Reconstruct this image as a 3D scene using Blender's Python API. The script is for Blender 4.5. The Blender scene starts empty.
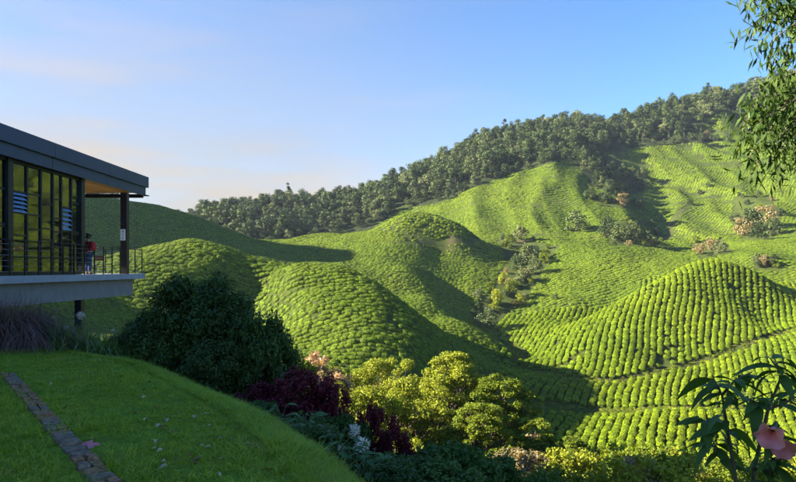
import bpy, bmesh, math, random
import numpy as np
from mathutils import Vector, Matrix, Euler

# ------------------------------------------------------------------ camera, sky, sun, exposure
sc = bpy.context.scene
COL = sc.collection
F, CU, CV = 640.0, 398.0, 269.0          # focal length and vanishing point in photograph pixels
cam = bpy.data.cameras.new('camera')
cam.sensor_width = 36.0
cam.lens = 36.0 * F / 796.0
cam.shift_y = (CV - 241.0) / 796.0
cam.clip_start, cam.clip_end = 0.05, 6000.0
cam_o = bpy.data.objects.new('camera', cam)
cam_o.rotation_euler = (math.radians(90), 0, 0)
COL.objects.link(cam_o)
sc.camera = cam_o

SUN_EL, SUN_AZ = math.radians(24.3), math.radians(-92.0)   # azimuth from +Y, clockwise; sun on the left
SUN_DIR = Vector((math.cos(SUN_EL) * math.sin(SUN_AZ), math.cos(SUN_EL) * math.cos(SUN_AZ), math.sin(SUN_EL)))

world = bpy.data.worlds.new('World')
sc.world = world
world.use_nodes = True
wn, wl = world.node_tree.nodes, world.node_tree.links
wn.clear()
w_out = wn.new('ShaderNodeOutputWorld')
w_bg = wn.new('ShaderNodeBackground')
w_bg.inputs['Strength'].default_value = 0.047
w_sky = wn.new('ShaderNodeTexSky')
w_sky.sky_type = 'NISHITA'
w_sky.sun_disc = False
w_sky.sun_elevation = SUN_EL
w_sky.sun_rotation = SUN_AZ
w_sky.altitude = 1400
w_sky.air_density = 1.0
w_sky.dust_density = 0.04
w_sky.ozone_density = 3.0
# thin veil of cloud low in the sky on the sun's side
w_tc = wn.new('ShaderNodeTexCoord')
w_map = wn.new('ShaderNodeMapping')
w_map.inputs['Scale'].default_value = (1.1, 1.1, 7.0)
w_map.inputs['Rotation'].default_value = (0, math.radians(4), 0)
w_noise = wn.new('ShaderNodeTexNoise')
w_noise.inputs['Scale'].default_value = 2.2
w_noise.inputs['Detail'].default_value = 5
w_noise.inputs['Roughness'].default_value = 0.52
w_sep = wn.new('ShaderNodeSeparateXYZ')
wl.new(w_tc.outputs['Generated'], w_sep.inputs[0])
wl.new(w_tc.outputs['Generated'], w_map.inputs[0])
wl.new(w_map.outputs[0], w_noise.inputs['Vector'])
def wmath(op, a, b=None, c=None, clamp=False):
    n = wn.new('ShaderNodeMath'); n.operation = op; n.use_clamp = clamp
    for k, x in enumerate((a, b, c)):
        if x is None: continue
        if isinstance(x, (int, float)): n.inputs[k].default_value = x
        else: wl.new(x, n.inputs[k])
    return n.outputs[0]
def wramp(x, lo, hi):
    n = wn.new('ShaderNodeMapRange'); n.interpolation_type = 'SMOOTHSTEP'
    wl.new(x, n.inputs[0]); n.inputs[1].default_value = lo; n.inputs[2].default_value = hi
    return n.outputs[0]
low = wmath('SUBTRACT', 1.0, wramp(w_sep.outputs['Z'], 0.06, 0.56))
side = wramp(w_sep.outputs['X'], 0.40, -0.26)
streak = wramp(w_noise.outputs[0], 0.30, 0.66)
veil = wmath('MULTIPLY', wmath('MULTIPLY', low, side), wmath('MULTIPLY_ADD', streak, 0.30, 0.68))
veil = wmath('MULTIPLY', veil, 1.12, clamp=True)
w_mix = wn.new('ShaderNodeMixRGB')
w_vc = wn.new('ShaderNodeMixRGB'); w_vc.inputs[1].default_value = (1.78, 1.68, 1.54, 1); w_vc.inputs[2].default_value = (2.25, 1.92, 1.56, 1)
wl.new(wramp(w_noise.outputs[0], 0.40, 0.66), w_vc.inputs[0]); wl.new(w_vc.outputs[0], w_mix.inputs[2])
w_hs = wn.new('ShaderNodeHueSaturation'); w_hs.inputs['Saturation'].default_value = 1.15
wl.new(w_sky.outputs[0], w_hs.inputs['Color'])
wl.new(veil, w_mix.inputs[0]); w_tint = wn.new('ShaderNodeMixRGB'); w_tint.blend_type = 'MULTIPLY'; w_tint.inputs[0].default_value = 1.0; w_tint.inputs[2].default_value = (.92, .94, 1.0, 1)
wl.new(w_hs.outputs[0], w_tint.inputs[1]); wl.new(w_tint.outputs[0], w_mix.inputs[1])
wl.new(w_mix.outputs[0], w_bg.inputs[0])
wl.new(w_bg.outputs[0], w_out.inputs[0])

sun = bpy.data.lights.new('sun', 'SUN')
sun.energy = 4.3
sun.angle = math.radians(0.5)
sun.color = (1.0, 0.90, 0.74)
sun_o = bpy.data.objects.new('sun', sun)
sun_o.rotation_euler = SUN_DIR.to_track_quat('Z', 'Y').to_euler()
sun_o.location = (-40, 0, 60)
COL.objects.link(sun_o)

vs = sc.view_settings
vs.view_transform = 'Standard'; vs.look = 'None'; vs.gamma = 1.0; vs.use_curve_mapping = False
vs.exposure = 2.72
sc.cycles.max_bounces = 6
sc.cycles.diffuse_bounces = 2
sc.cycles.glossy_bounces = 3
sc.cycles.transmission_bounces = 4
sc.cycles.transparent_max_bounces = 8
sc.cycles.volume_bounces = 1

rng = np.random.default_rng(7)
random.seed(7)
# ------------------------------------------------------------------ helpers
def link(o, parent=None):
    COL.objects.link(o)
    if parent is not None: o.parent = parent
    return o
def tag(o, label=None, cat=None, group=None, kind=None):
    if label: o['label'] = label
    if cat: o['category'] = cat
    if group: o['group'] = group
    if kind: o['kind'] = kind
    return o
def empty(name, loc=(0, 0, 0), rz=0.0):
    o = bpy.data.objects.new(name, None)
    o.empty_display_size = 0.2
    o.location = loc; o.rotation_euler = (0, 0, rz)
    return link(o)
def obj(name, mesh, parent=None, loc=(0, 0, 0), rot=(0, 0, 0), scale=(1, 1, 1)):
    o = bpy.data.objects.new(name, mesh)
    o.location = loc; o.rotation_euler = rot; o.scale = scale
    return link(o, parent)
def copy_tree(o, parent=None):
    c = o.copy(); COL.objects.link(c); c.parent = parent
    for ch in [x for x in o.children]: copy_tree(ch, c)
    return c

class MB:
    """collects vertices and faces for one mesh"""
    def __init__(s): s.v, s.f, s.m, s.n = [], [], [], 0
    def add(s, verts, faces, mat=0):
        verts = np.asarray(verts, float)
        s.v.append(verts)
        for f in faces: s.f.append(tuple(i + s.n for i in f)); s.m.append(mat)
        s.n += len(verts)
    def box(s, lo, hi, mat=0):
        x0, y0, z0 = lo; x1, y1, z1 = hi
        s.add([(x0,y0,z0),(x1,y0,z0),(x1,y1,z0),(x0,y1,z0),(x0,y0,z1),(x1,y0,z1),(x1,y1,z1),(x0,y1,z1)],
              [(0,3,2,1),(4,5,6,7),(0,1,5,4),(1,2,6,5),(2,3,7,6),(3,0,4,7)], mat)
    def tube(s, pts, rad, n=6, mat=0, cap=True):
        pts = [Vector(p) for p in pts]
        if isinstance(rad, (int, float)): rad = [rad] * len(pts)
        up = None; vs_ = []
        for i, p in enumerate(pts):
            d = (pts[min(i + 1, len(pts) - 1)] - pts[max(i - 1, 0)]).normalized()
            if up is None: up = Vector((1, 0, 0)) if abs(d.x) < 0.8 else Vector((0, 1, 0))
            a = (up - d * up.dot(d)).normalized(); up = a; b = d.cross(a)
            for k in range(n):
                t = 2 * math.pi * k / n
                vs_.append(p + (a * math.cos(t) + b * math.sin(t)) * rad[i])
        fs = []
        for i in range(len(pts) - 1):
            for k in range(n):
                k2 = (k + 1) % n
                fs.append((i*n+k, i*n+k2, (i+1)*n+k2, (i+1)*n+k))
        if cap:
            fs.append(tuple(range(n))[::-1]); fs.append(tuple((len(pts)-1)*n + k for k in range(n)))
        s.add(vs_, fs, mat)
    def lathe(s, prof, n=10, mat=0, c=(0, 0, 0)):
        vs_, fs = [], []
        for r, z in prof:
            for k in range(n):
                t = 2 * math.pi * k / n
                vs_.append((c[0] + r * math.cos(t), c[1] + r * math.sin(t), c[2] + z))
        for i in range(len(prof) - 1):
            for k in range(n):
                k2 = (k + 1) % n
                fs.append((i*n+k, i*n+k2, (i+1)*n+k2, (i+1)*n+k))
        fs.append(tuple(range(n))[::-1]); fs.append(tuple((len(prof)-1)*n + k for k in range(n)))
        s.add(vs_, fs, mat)
    def mesh(s, name, mats, smooth=False):
        me = bpy.data.meshes.new(name)
        me.from_pydata(np.concatenate(s.v).tolist(), [], s.f)
        for m in (mats if isinstance(mats, (list, tuple)) else [mats]): me.materials.append(m)
        me.polygons.foreach_set('material_index', s.m)
        if smooth: me.polygons.foreach_set('use_smooth', [True] * len(s.f))
        me.update()
        return me
    def build(s, name, mats, parent=None, smooth=False, loc=(0, 0, 0), rot=(0, 0, 0)):
        return obj(name, s.mesh(name, mats, smooth), parent, loc, rot)
def box_obj(name, lo, hi, mat, parent=None):
    m = MB(); m.box(lo, hi); return m.build(name, mat, parent)
def tube_obj(name, pts, rad, mat, parent=None, n=8):
    m = MB(); m.tube(pts, rad, n); return m.build(name, mat, parent, smooth=True)

def quads_mesh(name, V, mats, fv=None, smooth=False, mat_index=None):
    """V: (n,4,3) array of quads; fv: per-quad random value stored as attribute 'var'"""
    n = len(V)
    me = bpy.data.meshes.new(name)
    me.vertices.add(n * 4); me.vertices.foreach_set('co', V.reshape(-1).astype(np.float32))
    me.loops.add(n * 4); me.loops.foreach_set('vertex_index', np.arange(n * 4, dtype=np.int32))
    me.polygons.add(n); me.polygons.foreach_set('loop_start', np.arange(0, n * 4, 4, dtype=np.int32))
    for m in (mats if isinstance(mats, (list, tuple)) else [mats]): me.materials.append(m)
    a = me.attributes.new('var', 'FLOAT', 'FACE')
    a.data.foreach_set('value', (rng.random(n) if fv is None else np.asarray(fv)).astype(np.float32))
    if mat_index is not None: me.polygons.foreach_set('material_index', mat_index.astype(np.int32))
    me.update(calc_edges=True)
    return me
def unit(a): return a / np.maximum(np.linalg.norm(a, axis=-1, keepdims=True), 1e-9)
def leaf_quads(P, N, L, W, D=None, fold=0.0):
    """diamond leaves: points P, face normals N, length L, width W, optional long-axis direction D"""
    n = len(P); N = unit(N)
    R = rng.normal(size=(n, 3)) if D is None else D
    T = unit(R - N * np.sum(R * N, 1, keepdims=True))
    B = np.cross(N, T)
    L = np.broadcast_to(np.asarray(L, float), (n,))[:, None]; W = np.broadcast_to(np.asarray(W, float), (n,))[:, None]
    return np.stack([P - T * L * .5, P + B * W * .5 - T * L * .08 + N * W * fold, P + T * L * .5, P - B * W * .5 - T * L * .08 + N * W * fold], 1)
def blob_points(blobs, n, shell=0.45):
    """points spread through the outer part of ellipsoids; returns points and outward directions"""
    vol = np.array([b[1][0] * b[1][1] + b[1][1] * b[1][2] + b[1][0] * b[1][2] for b in blobs])
    which = rng.choice(len(blobs), n, p=vol / vol.sum())
    C = np.array([b[0] for b in blobs])[which]; R = np.array([b[1] for b in blobs])[which]
    d = unit(rng.normal(size=(n, 3)))
    r = 1 - shell * rng.random(n) ** 1.6
    return C + d * R * r[:, None], unit(d / R)

# ---- materials
def new_mat(name):
    m = bpy.data.materials.new(name); m.use_nodes = True
    nt = m.node_tree; nt.nodes.clear()
    out = nt.nodes.new('ShaderNodeOutputMaterial')
    return m, nt, out
def mixcol(nt, fac, a, b, mode='MIX'):
    n = nt.nodes.new('ShaderNodeMixRGB'); n.blend_type = mode
    for k, x in ((0, fac), (1, a), (2, b)):
        if isinstance(x, (int, float)): n.inputs[k].default_value = x
        elif isinstance(x, tuple): n.inputs[k].default_value = x + (1,) if len(x) == 3 else x
        else: nt.links.new(x, n.inputs[k])
    return n.outputs[0]
def noise(nt, scale, detail=3, vec=None, rough=0.55):
    n = nt.nodes.new('ShaderNodeTexNoise')
    n.inputs['Scale'].default_value = scale; n.inputs['Detail'].default_value = detail; n.inputs['Roughness'].default_value = rough
    if vec is None:
        g = nt.nodes.new('ShaderNodeNewGeometry'); vec = g.outputs['Position']
    nt.links.new(vec, n.inputs['Vector'])
    return n.outputs[0]
def maprange(nt, x, lo, hi, a=0.0, b=1.0):
    n = nt.nodes.new('ShaderNodeMapRange'); nt.links.new(x, n.inputs[0])
    for k, v in zip((1, 2, 3, 4), (lo, hi, a, b)): n.inputs[k].default_value = v
    return n.outputs[0]
def bump(nt, h, strength=0.4, dist=0.05):
    n = nt.nodes.new('ShaderNodeBump'); n.inputs['Strength'].default_value = strength; n.inputs['Distance'].default_value = dist
    nt.links.new(h, n.inputs['Height']); return n.outputs[0]
def principled(nt, out, col, rough=0.6, spec=0.3, metal=0.0, normal=None):
    b = nt.nodes.new('ShaderNodeBsdfPrincipled')
    if isinstance(col, tuple): b.inputs['Base Color'].default_value = col + (1,)
    else: nt.links.new(col, b.inputs['Base Color'])
    if isinstance(rough, (int, float)): b.inputs['Roughness'].default_value = rough
    else: nt.links.new(rough, b.inputs['Roughness'])
    b.inputs['Specular IOR Level'].default_value = spec; b.inputs['Metallic'].default_value = metal
    if normal is not None: nt.links.new(normal, b.inputs['Normal'])
    if out is not None: nt.links.new(b.outputs[0], out.inputs[0])
    return b
def plain(name, col, rough=0.6, spec=0.3, metal=0.0, var=0.25, scale=6.0, bmp=0.0, obj_space=False):
    m, nt, out = new_mat(name)
    vec = None
    if obj_space:
        t = nt.nodes.new('ShaderNodeTexCoord'); vec = t.outputs['Object']
    nz = noise(nt, scale, 4, vec)
    f = maprange(nt, nz, 0.3, 0.7)
    c = mixcol(nt, f, tuple(x * (1 - var) for x in col), tuple(min(1, x * (1 + var)) for x in col))
    principled(nt, out, c, rough, spec, metal, bump(nt, nz, bmp, 0.02) if bmp else None)
    return m
def leaf_mat(name, a, b, c=None, trans=0.3, rough=0.45, spec=0.3, objvar=0.35, tint=None):
    """leaf colours a..b by leaf, a touch of c by plant, part of the light shining through"""
    m, nt, out = new_mat(name)
    at = nt.nodes.new('ShaderNodeAttribute'); at.attribute_name = 'var'
    oi = nt.nodes.new('ShaderNodeObjectInfo')
    col = mixcol(nt, at.outputs['Fac'], a, b)
    if c is not None:
        k = nt.nodes.new('ShaderNodeMath'); k.operation = 'MULTIPLY'; k.inputs[1].default_value = objvar * 2
        k.use_clamp = True
        nt.links.new(oi.outputs['Random'], k.inputs[0])
        k2 = nt.nodes.new('ShaderNodeMath'); k2.operation = 'POWER'; k2.inputs[1].default_value = 2.0
        nt.links.new(k.outputs[0], k2.inputs[0])
        col = mixcol(nt, k2.outputs[0], col, c)
    br = maprange(nt, oi.outputs['Random'], 0, 1, 1 - objvar * .6, 1 + objvar * .6)
    hs = nt.nodes.new('ShaderNodeHueSaturation'); nt.links.new(br, hs.inputs['Value']); nt.links.new(col, hs.inputs['Color'])
    p = principled(nt, None, hs.outputs[0], rough, spec)
    tr = nt.nodes.new('ShaderNodeBsdfTranslucent')
    tc = mixcol(nt, 1.0, hs.outputs[0], (1.25, 1.15, 0.45), 'MULTIPLY')
    nt.links.new(tc, tr.inputs[0])
    mx = nt.nodes.new('ShaderNodeMixShader'); mx.inputs[0].default_value = trans
    nt.links.new(p.outputs[0], mx.inputs[1]); nt.links.new(tr.outputs[0], mx.inputs[2])
    nt.links.new(mx.outputs[0], out.inputs[0])
    return m
# ------------------------------------------------------------------ the shape of the land
def px(u, v, d):
    return ((u - CU) / F * d, d, (CV - v) / F * d)
VIS = [  # (pixel u, pixel v, distance in metres) of ground that shows
 # valley strips below the round mound on the right
 (560,456,78),(640,458,76),(700,456,78),(780,466,74),(560,420,90),(640,416,91),(700,415,92),(790,416,90),
 (545,409,95),(640,410,95),(740,408,96),(540,380,108),(600,379,110),(640,375,112),(700,362,118),(740,349,122),(796,328,130),(860,305,135),
 # round mound on the right
 (520,358,126),(560,338,134),(600,314,140),(630,297,144),(660,280,147),(690,268,150),(715,263,150),(745,270,150),(770,284,149),(796,300,147),
 (650,332,127),(715,312,134),(600,347,121),(760,318,138),(690,290,141),(650,305,137),
 # field behind it
 (760,254,178),(796,258,178),(720,256,185),(796,238,205),(750,243,205),
 # knoll in the middle
 (600,250,198),(560,274,184),(535,298,170),(508,330,152),(580,308,160),(550,325,150),(600,290,170),(628,272,178),(645,281,170),
 (650,250,205),(672,258,192),(560,243,214),(520,252,208),
 # valley floor and gully
 (510,351,137),(530,362,128),(485,343,141),(492,292,172),(474,309,161),(503,272,190),(515,258,205),
 (450,241,214),(500,237,228),(560,239,224),(610,236,226),
 # tea slope in the centre under the forest
 (480,216,255),(520,191,275),(545,174,292),(562,164,300),(540,206,262),(575,203,262),(600,208,256),(625,224,246),(585,178,290),(610,196,272),
 (640,214,278),(660,235,250),(690,254,216),(680,226,262),
 # upper right slopes
 (640,149,372),(690,143,372),(705,180,322),(740,141,380),(720,200,290),(740,222,252),(780,208,262),(796,168,325),(760,180,312),(796,222,240),
 (650,180,332),(665,200,300),(722,114,402),(722,137,385),(702,135,392),(745,136,392),
 # middle ridge
 (275,244,216),(320,234,215),(372,231,212),(400,216,210),(415,212,208),(440,215,208),(462,226,208),(490,262,198),
 (350,250,188),(320,262,170),(400,241,194),(380,260,174),
 # its spur towards the valley
 (400,250,184),(412,272,165),(427,299,147),(457,321,135),(497,342,130),(440,250,197),(455,262,190),(440,286,170),(465,301,164),(450,314,151),(466,324,149),(480,335,143),
 (385,268,166),(400,297,150),(432,318,137),
 # mound in the left middle
 (280,270,114),(305,267,113),(330,267,110),(355,276,108),(400,306,102),(450,342,98),(500,374,96),(300,300,100),(340,320,92),(300,345,88),
 (284,284,106),(300,328,93),(352,296,100),(372,326,90),(400,321,96),(430,354,90),(380,347,85),(420,372,84),(320,285,105),
 # rounded ridge by the building
 (100,262,122),(140,250,125),(180,241,125),(202,241,125),(230,251,123),(260,265,122),(195,257,116),(186,284,106),(225,283,112),(243,299,111),(258,316,106),(272,334,99),(150,320,95),(190,335,88),
 (262,298,114),(100,318,88),(60,318,82),
 # tall shaded hill on the left
 (-60,184,200),(40,191,200),(100,198,200),(150,204,200),(190,214,198),(230,233,195),(262,247,190),(320,264,174),(100,236,165),(160,234,170),(230,252,160),(60,250,150),
 # slope under the trees below the lawn
 (450,447,60),(500,455,60),(400,440,58),(350,425,60),(600,474,64),(700,482,64),(800,490,62),(300,405,64),(240,390,62),(180,360,62),
]
RIDGE = [(60,225,330),(190,223,330),(230,216,335),(270,209,340),(320,205,345),(360,201,350),(400,183,360),(430,170,365),(470,150,375),(485,143,380),(510,136,385),
 (545,129,395),(580,125,400),(620,125,405),(660,115,410),(690,105,415),(730,97,420),(770,86,430),(796,80,440),(900,60,450),(1000,55,460)]
HID = [  # ground nobody sees directly: metres
 px(330,286,134), px(400,318,124), px(450,347,119), px(500,370,117), px(300,284,140), px(255,276,145),
 px(140,262,150), px(200,258,150), px(715,274,167), px(760,280,164), px(340,244,262), px(415,236,255), px(440,236,240), px(150,222,262), px(260,258,240), px(60,215,270),
 px(600,330,152), px(640,300,158),
 (-72,14,34.0), (-70,0,33.2), (-90,27,24), (-70,-35,30), (-45,0,12), (-30,8,0.5), (-18,15,-2.6), (-18,30,-6.5), (-24,45,-9), (-45,60,-6), (-100,110,5),  # starts with an unseen hill on the left, raised to shade the lawn
 (60,55,-17), (95,60,-11), (115,100,-3), (30,30,-11), (45,10,-9), (0,25,-9.5), (10,42,-14), (-10,42,-13.5), (-5,30,-10), (20,20,-8.5),
 (0,-25,0), (40,-30,-6), (-30,-40,6), (0,-200,10), (300,0,10), (-300,0,50), (-190,160,78), (-190,180,85), (-190,200,72), (-196,226,42), (-196,135,42), (-235,180,88), (-190,105,26), (-300,185,60), (-260,300,30), (-82,85,16), (-92,115,6), (-84,62,11), (330,200,30), (0,-900,10), (900,0,20), (-900,0,40), (-600,600,20), (700,500,60),  # includes unseen ridges far left, added to throw shade on the left slopes
]
def _cp():
    P = [px(*c) for c in VIS] + [px(*c) for c in RIDGE] + list(HID)
    for u, v, d in RIDGE:
        x, y, z = px(u, v, d); n = math.hypot(x, y)
        P.append((x + x / n * 110, y + y / n * 110, z - 28)); P.append((x + x / n * 420, y + y / n * 420, z * 0.3))
    return np.array(P)
CP = _cp()
def _phi(r2): return np.sqrt(r2 + 5.0 ** 2)
def _fit():
    A = _phi(((CP[:, None, :2] - CP[None, :, :2]) ** 2).sum(2)); n = len(CP)
    M = np.zeros((n + 1, n + 1)); M[:n, :n] = A - np.eye(n) * 0.15; M[:n, n] = 1; M[n, :n] = 1
    return np.linalg.solve(M, np.append(CP[:, 2], 0))
RBF = _fit()
def rbf(x, y):
    x = np.asarray(x, float); y = np.asarray(y, float); sh = x.shape; x = x.ravel(); y = y.ravel()
    out = np.empty(len(x))
    for i in range(0, len(x), 20000):
        X, Y = x[i:i+20000], y[i:i+20000]
        out[i:i+20000] = _phi((X[:, None] - CP[:, 0]) ** 2 + (Y[:, None] - CP[:, 1]) ** 2) @ RBF[:-1] + RBF[-1]
    return out.reshape(sh)
# lawn terrace: its edge runs away from the camera to the left
EDGE = np.array([(9.0,-6.0),(3.2,1.4),(1.1,3.6),(-0.45,5.3),(-1.0,6.5),(-1.75,7.9),(-3.05,9.8),(-4.7,12.0),(-7.2,13.8),(-9.6,14.4),(-13.5,14.6),(-40.0,14.0)])
LAWN_Z = -1.75
def edge_dist(x, y):
    """signed distance past the lawn's edge (positive downhill)"""
    x = np.asarray(x, float); y = np.asarray(y, float)
    best = np.full(x.shape, 1e9); sgn = np.ones(x.shape)
    for a, b in zip(EDGE[:-1], EDGE[1:]):
        d = b - a; L2 = d @ d
        t = np.clip(((x - a[0]) * d[0] + (y - a[1]) * d[1]) / L2, 0, 1)
        qx, qy = a[0] + t * d[0] - x, a[1] + t * d[1] - y
        r = np.hypot(qx, qy)
        s = np.where(d[0] * (y - a[1]) - d[1] * (x - a[0]) < 0, 1.0, -1.0)
        up = r < best - 1e-9
        best = np.where(up, r, best); sgn = np.where(up, s, sgn)
    return best * sgn + .42
def sstep(t): t = np.clip(t, 0, 1); return t * t * (3 - 2 * t)
def _bumps(x, y):
    return (np.sin(x * .21 + 1.3 * np.sin(y * .11)) * np.sin(y * .17 + 1.1 * np.sin(x * .13)) * .35
            + np.sin(x * .52 + y * .31) * np.sin(y * .47 - x * .22) * .15)
def _ribs(x, y):
    a = 1 - np.abs(np.sin(.105 * x + .9 * np.sin(.036 * y) + .5 * np.sin(.09 * x + .06 * y)))
    b = 1 - np.abs(np.sin(.21 * x - .05 * y + .8 * np.sin(.07 * y + 1.0)))
    return 3.0 * a + 1.1 * b - 1.6
def height(x, y):
    x = np.asarray(x, float); y = np.asarray(y, float)
    s = edge_dist(x, y)
    near = LAWN_Z + 0.012 * np.clip(-x - 3, 0, 12) - 0.62 * (np.logaddexp(0, (s - .35) * 4.0) / 4.0)
    far = rbf(x, y) + _bumps(x, y) * sstep((np.hypot(x, y) - 30) / 40) + _ribs(x, y) * sstep((y - 205) / 50) * sstep((x - 0) / 60)
    w = sstep((s - 3.0) / 13.0)
    hill = sstep((-x - 16) / 20)
    w = np.maximum(w, hill)
    return near * (1 - w) + far * w
def pick(u, v, d0=14.0, d1=460.0):
    """first ground point met by the ray through a pixel"""
    t = np.geomspace(d0, d1, 900)
    x, y, z = (u - CU) / F * t, t, (CV - v) / F * t
    h = height(x, y)
    k = np.argmax(h >= z)
    if h[k] < z[k]: k = len(t) - 1
    if k > 0:
        a, b = h[k-1] - z[k-1], h[k] - z[k]
        q = t[k-1] + (t[k] - t[k-1]) * (-a / (b - a + 1e-12))
    else: q = t[0]
    return Vector(((u - CU) / F * q, q, float(height((u - CU) / F * q, q))))
def to_px(x, y, z): return CU + x / y * F, CV - z / y * F
def ground_vis(x, y, z, lift=2.0):
    """is a point standing 'lift' metres above the ground seen from the camera"""
    ok = np.ones(len(x), bool); zz = z + lift
    for t in np.linspace(0.06, 0.985, 70):
        ok &= height_fast(x * t, y * t) < zz * t + 0.3
    return ok
_GX, _GY = np.arange(-330, 420, 2.0), np.arange(10, 520, 2.0)
_GZ = height(*np.meshgrid(_GX, _GY, indexing='ij'))
def height_fast(x, y):
    fx = np.clip((x - _GX[0]) / 2.0, 0, len(_GX) - 1.001); fy = np.clip((y - _GY[0]) / 2.0, 0, len(_GY) - 1.001)
    i, j = fx.astype(int), fy.astype(int); a, b = fx - i, fy - j
    return (_GZ[i, j] * (1-a) * (1-b) + _GZ[i+1, j] * a * (1-b) + _GZ[i, j+1] * (1-a) * b + _GZ[i+1, j+1] * a * b)
def normals(x, y, e=0.6):
    zx = (height_fast(x + e, y) - height_fast(x - e, y)) / (2 * e); zy = (height_fast(x, y + e) - height_fast(x, y - e)) / (2 * e)
    return unit(np.stack([-zx, -zy, np.ones_like(zx)], 1))
# ------------------------------------------------------------------ zones of the land, drawn as outlines over the photograph's pixels
def in_poly(u, v, poly):
    u = np.asarray(u); v = np.asarray(v); c = np.zeros(u.shape, bool); n = len(poly)
    for i in range(n):
        (a, b), (p, q) = poly[i], poly[(i + 1) % n]
        c ^= ((b > v) != (q > v)) & (u < (p - a) * (v - b) / (q - b + 1e-12) + a)
    return c
FB = np.array([(-400,215),(190,225),(262,256),(280,246),(340,234),(372,230),(400,209),(440,204),(470,189),(510,175),(545,165),(562,161),(575,163),(600,157),(612,151),(640,148),(690,143),(745,141),(796,150),(1100,160)])
KNOLL = [(698,139),(704,126),(714,116),(724,112),(736,117),(744,127),(748,140)]
BELT = [(574,163),(604,157),(618,166),(648,176),(644,192),(622,199),(592,186)]
SCRUB = [  # rough patches between the tea
 [(498,238),(530,240),(560,246),(545,270),(528,300),(505,318),(478,330),(470,312),(492,288),(505,262)],
 [(735,196),(770,196),(784,215),(775,240),(742,240),(730,222)],
 [(600,222),(650,218),(668,238),(655,248),(610,246)],
 [(690,243),(722,240),(735,252),(700,260)],
 [(586,196),(640,200),(648,212),(600,206)],
 [(752,258),(778,256),(780,270),(756,272)],
]
def forest_mask(u, v, y):
    f = (v < np.interp(u, FB[:, 0], FB[:, 1])) & (y > 215)
    f &= ~in_poly(u, v, KNOLL)
    f |= in_poly(u, v, BELT) & (y > 220)
    return f
PATHS = []
def path_from(pts, w): PATHS.append((np.array([pick(*p)[:2] for p in pts]), w))
path_from([(395,243),(430,243),(470,243),(505,240),(540,241),(575,241),(600,238)], 1.3)
path_from([(512,362),(535,372),(575,380),(610,381),(640,376),(700,362),(740,349),(796,329)], .8)
path_from([(516,404),(560,408),(640,411),(700,409),(760,408),(800,408)], 2.3)
path_from([(436,216),(425,228),(405,243)], 0.3)
path_from([(585,352),(560,368),(545,375)], .5)
path_from([(690,205),(672,222),(668,240)], 2.0)
path_from([(655,185),(640,168),(650,152)], 1.6)
def path_dist(x, y):
    best = np.full(x.shape, 1e9)
    for pl, w in PATHS:
        for a, b in zip(pl[:-1], pl[1:]):
            d = b - a; t = np.clip(((x - a[0]) * d[0] + (y - a[1]) * d[1]) / (d @ d), 0, 1)
            best = np.minimum(best, np.hypot(a[0] + t * d[0] - x, a[1] + t * d[1] - y) - w * .5)
    return best
FLOOR = [(498,341),(514,343),(528,350),(528,361),(512,360)]

# ---- ground sheet: fine in front of the camera, coarse elsewhere
def ground_mat():
    m, nt, out = new_mat('ground_cover')
    n1 = noise(nt, 0.35, 5); n2 = noise(nt, 3.0, 5); n3 = noise(nt, 0.05, 3)
    c = mixcol(nt, maprange(nt, n1, .35, .65), (.045, .075, .012), (.085, .125, .018))
    c = mixcol(nt, maprange(nt, n2, .45, .75), c, (.10, .075, .035))
    at = nt.nodes.new('ShaderNodeAttribute'); at.attribute_name = 'zone'
    sp = nt.nodes.new('ShaderNodeSeparateColor'); nt.links.new(at.outputs['Color'], sp.inputs[0])
    grass = mixcol(nt, maprange(nt, n2, .3, .7), (.06, .10, .012), (.12, .16, .025))
    soil = mixcol(nt, maprange(nt, n2, .3, .7), (.20, .14, .075), (.30, .22, .13))
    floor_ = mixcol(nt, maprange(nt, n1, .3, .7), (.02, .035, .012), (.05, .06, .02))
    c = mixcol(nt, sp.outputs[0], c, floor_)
    c = mixcol(nt, sp.outputs[1], c, grass)
    c = mixcol(nt, sp.outputs[2], c, soil)
    n4 = noise(nt, 9.0, 4)
    c = mixcol(nt, maprange(nt, n4, .35, .75), c, mixcol(nt, 1.0, c, (.35, .4, .35), 'MULTIPLY'))
    principled(nt, out, c, .9, .1, 0, bump(nt, n4, 1.0, .25))
    return m
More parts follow.
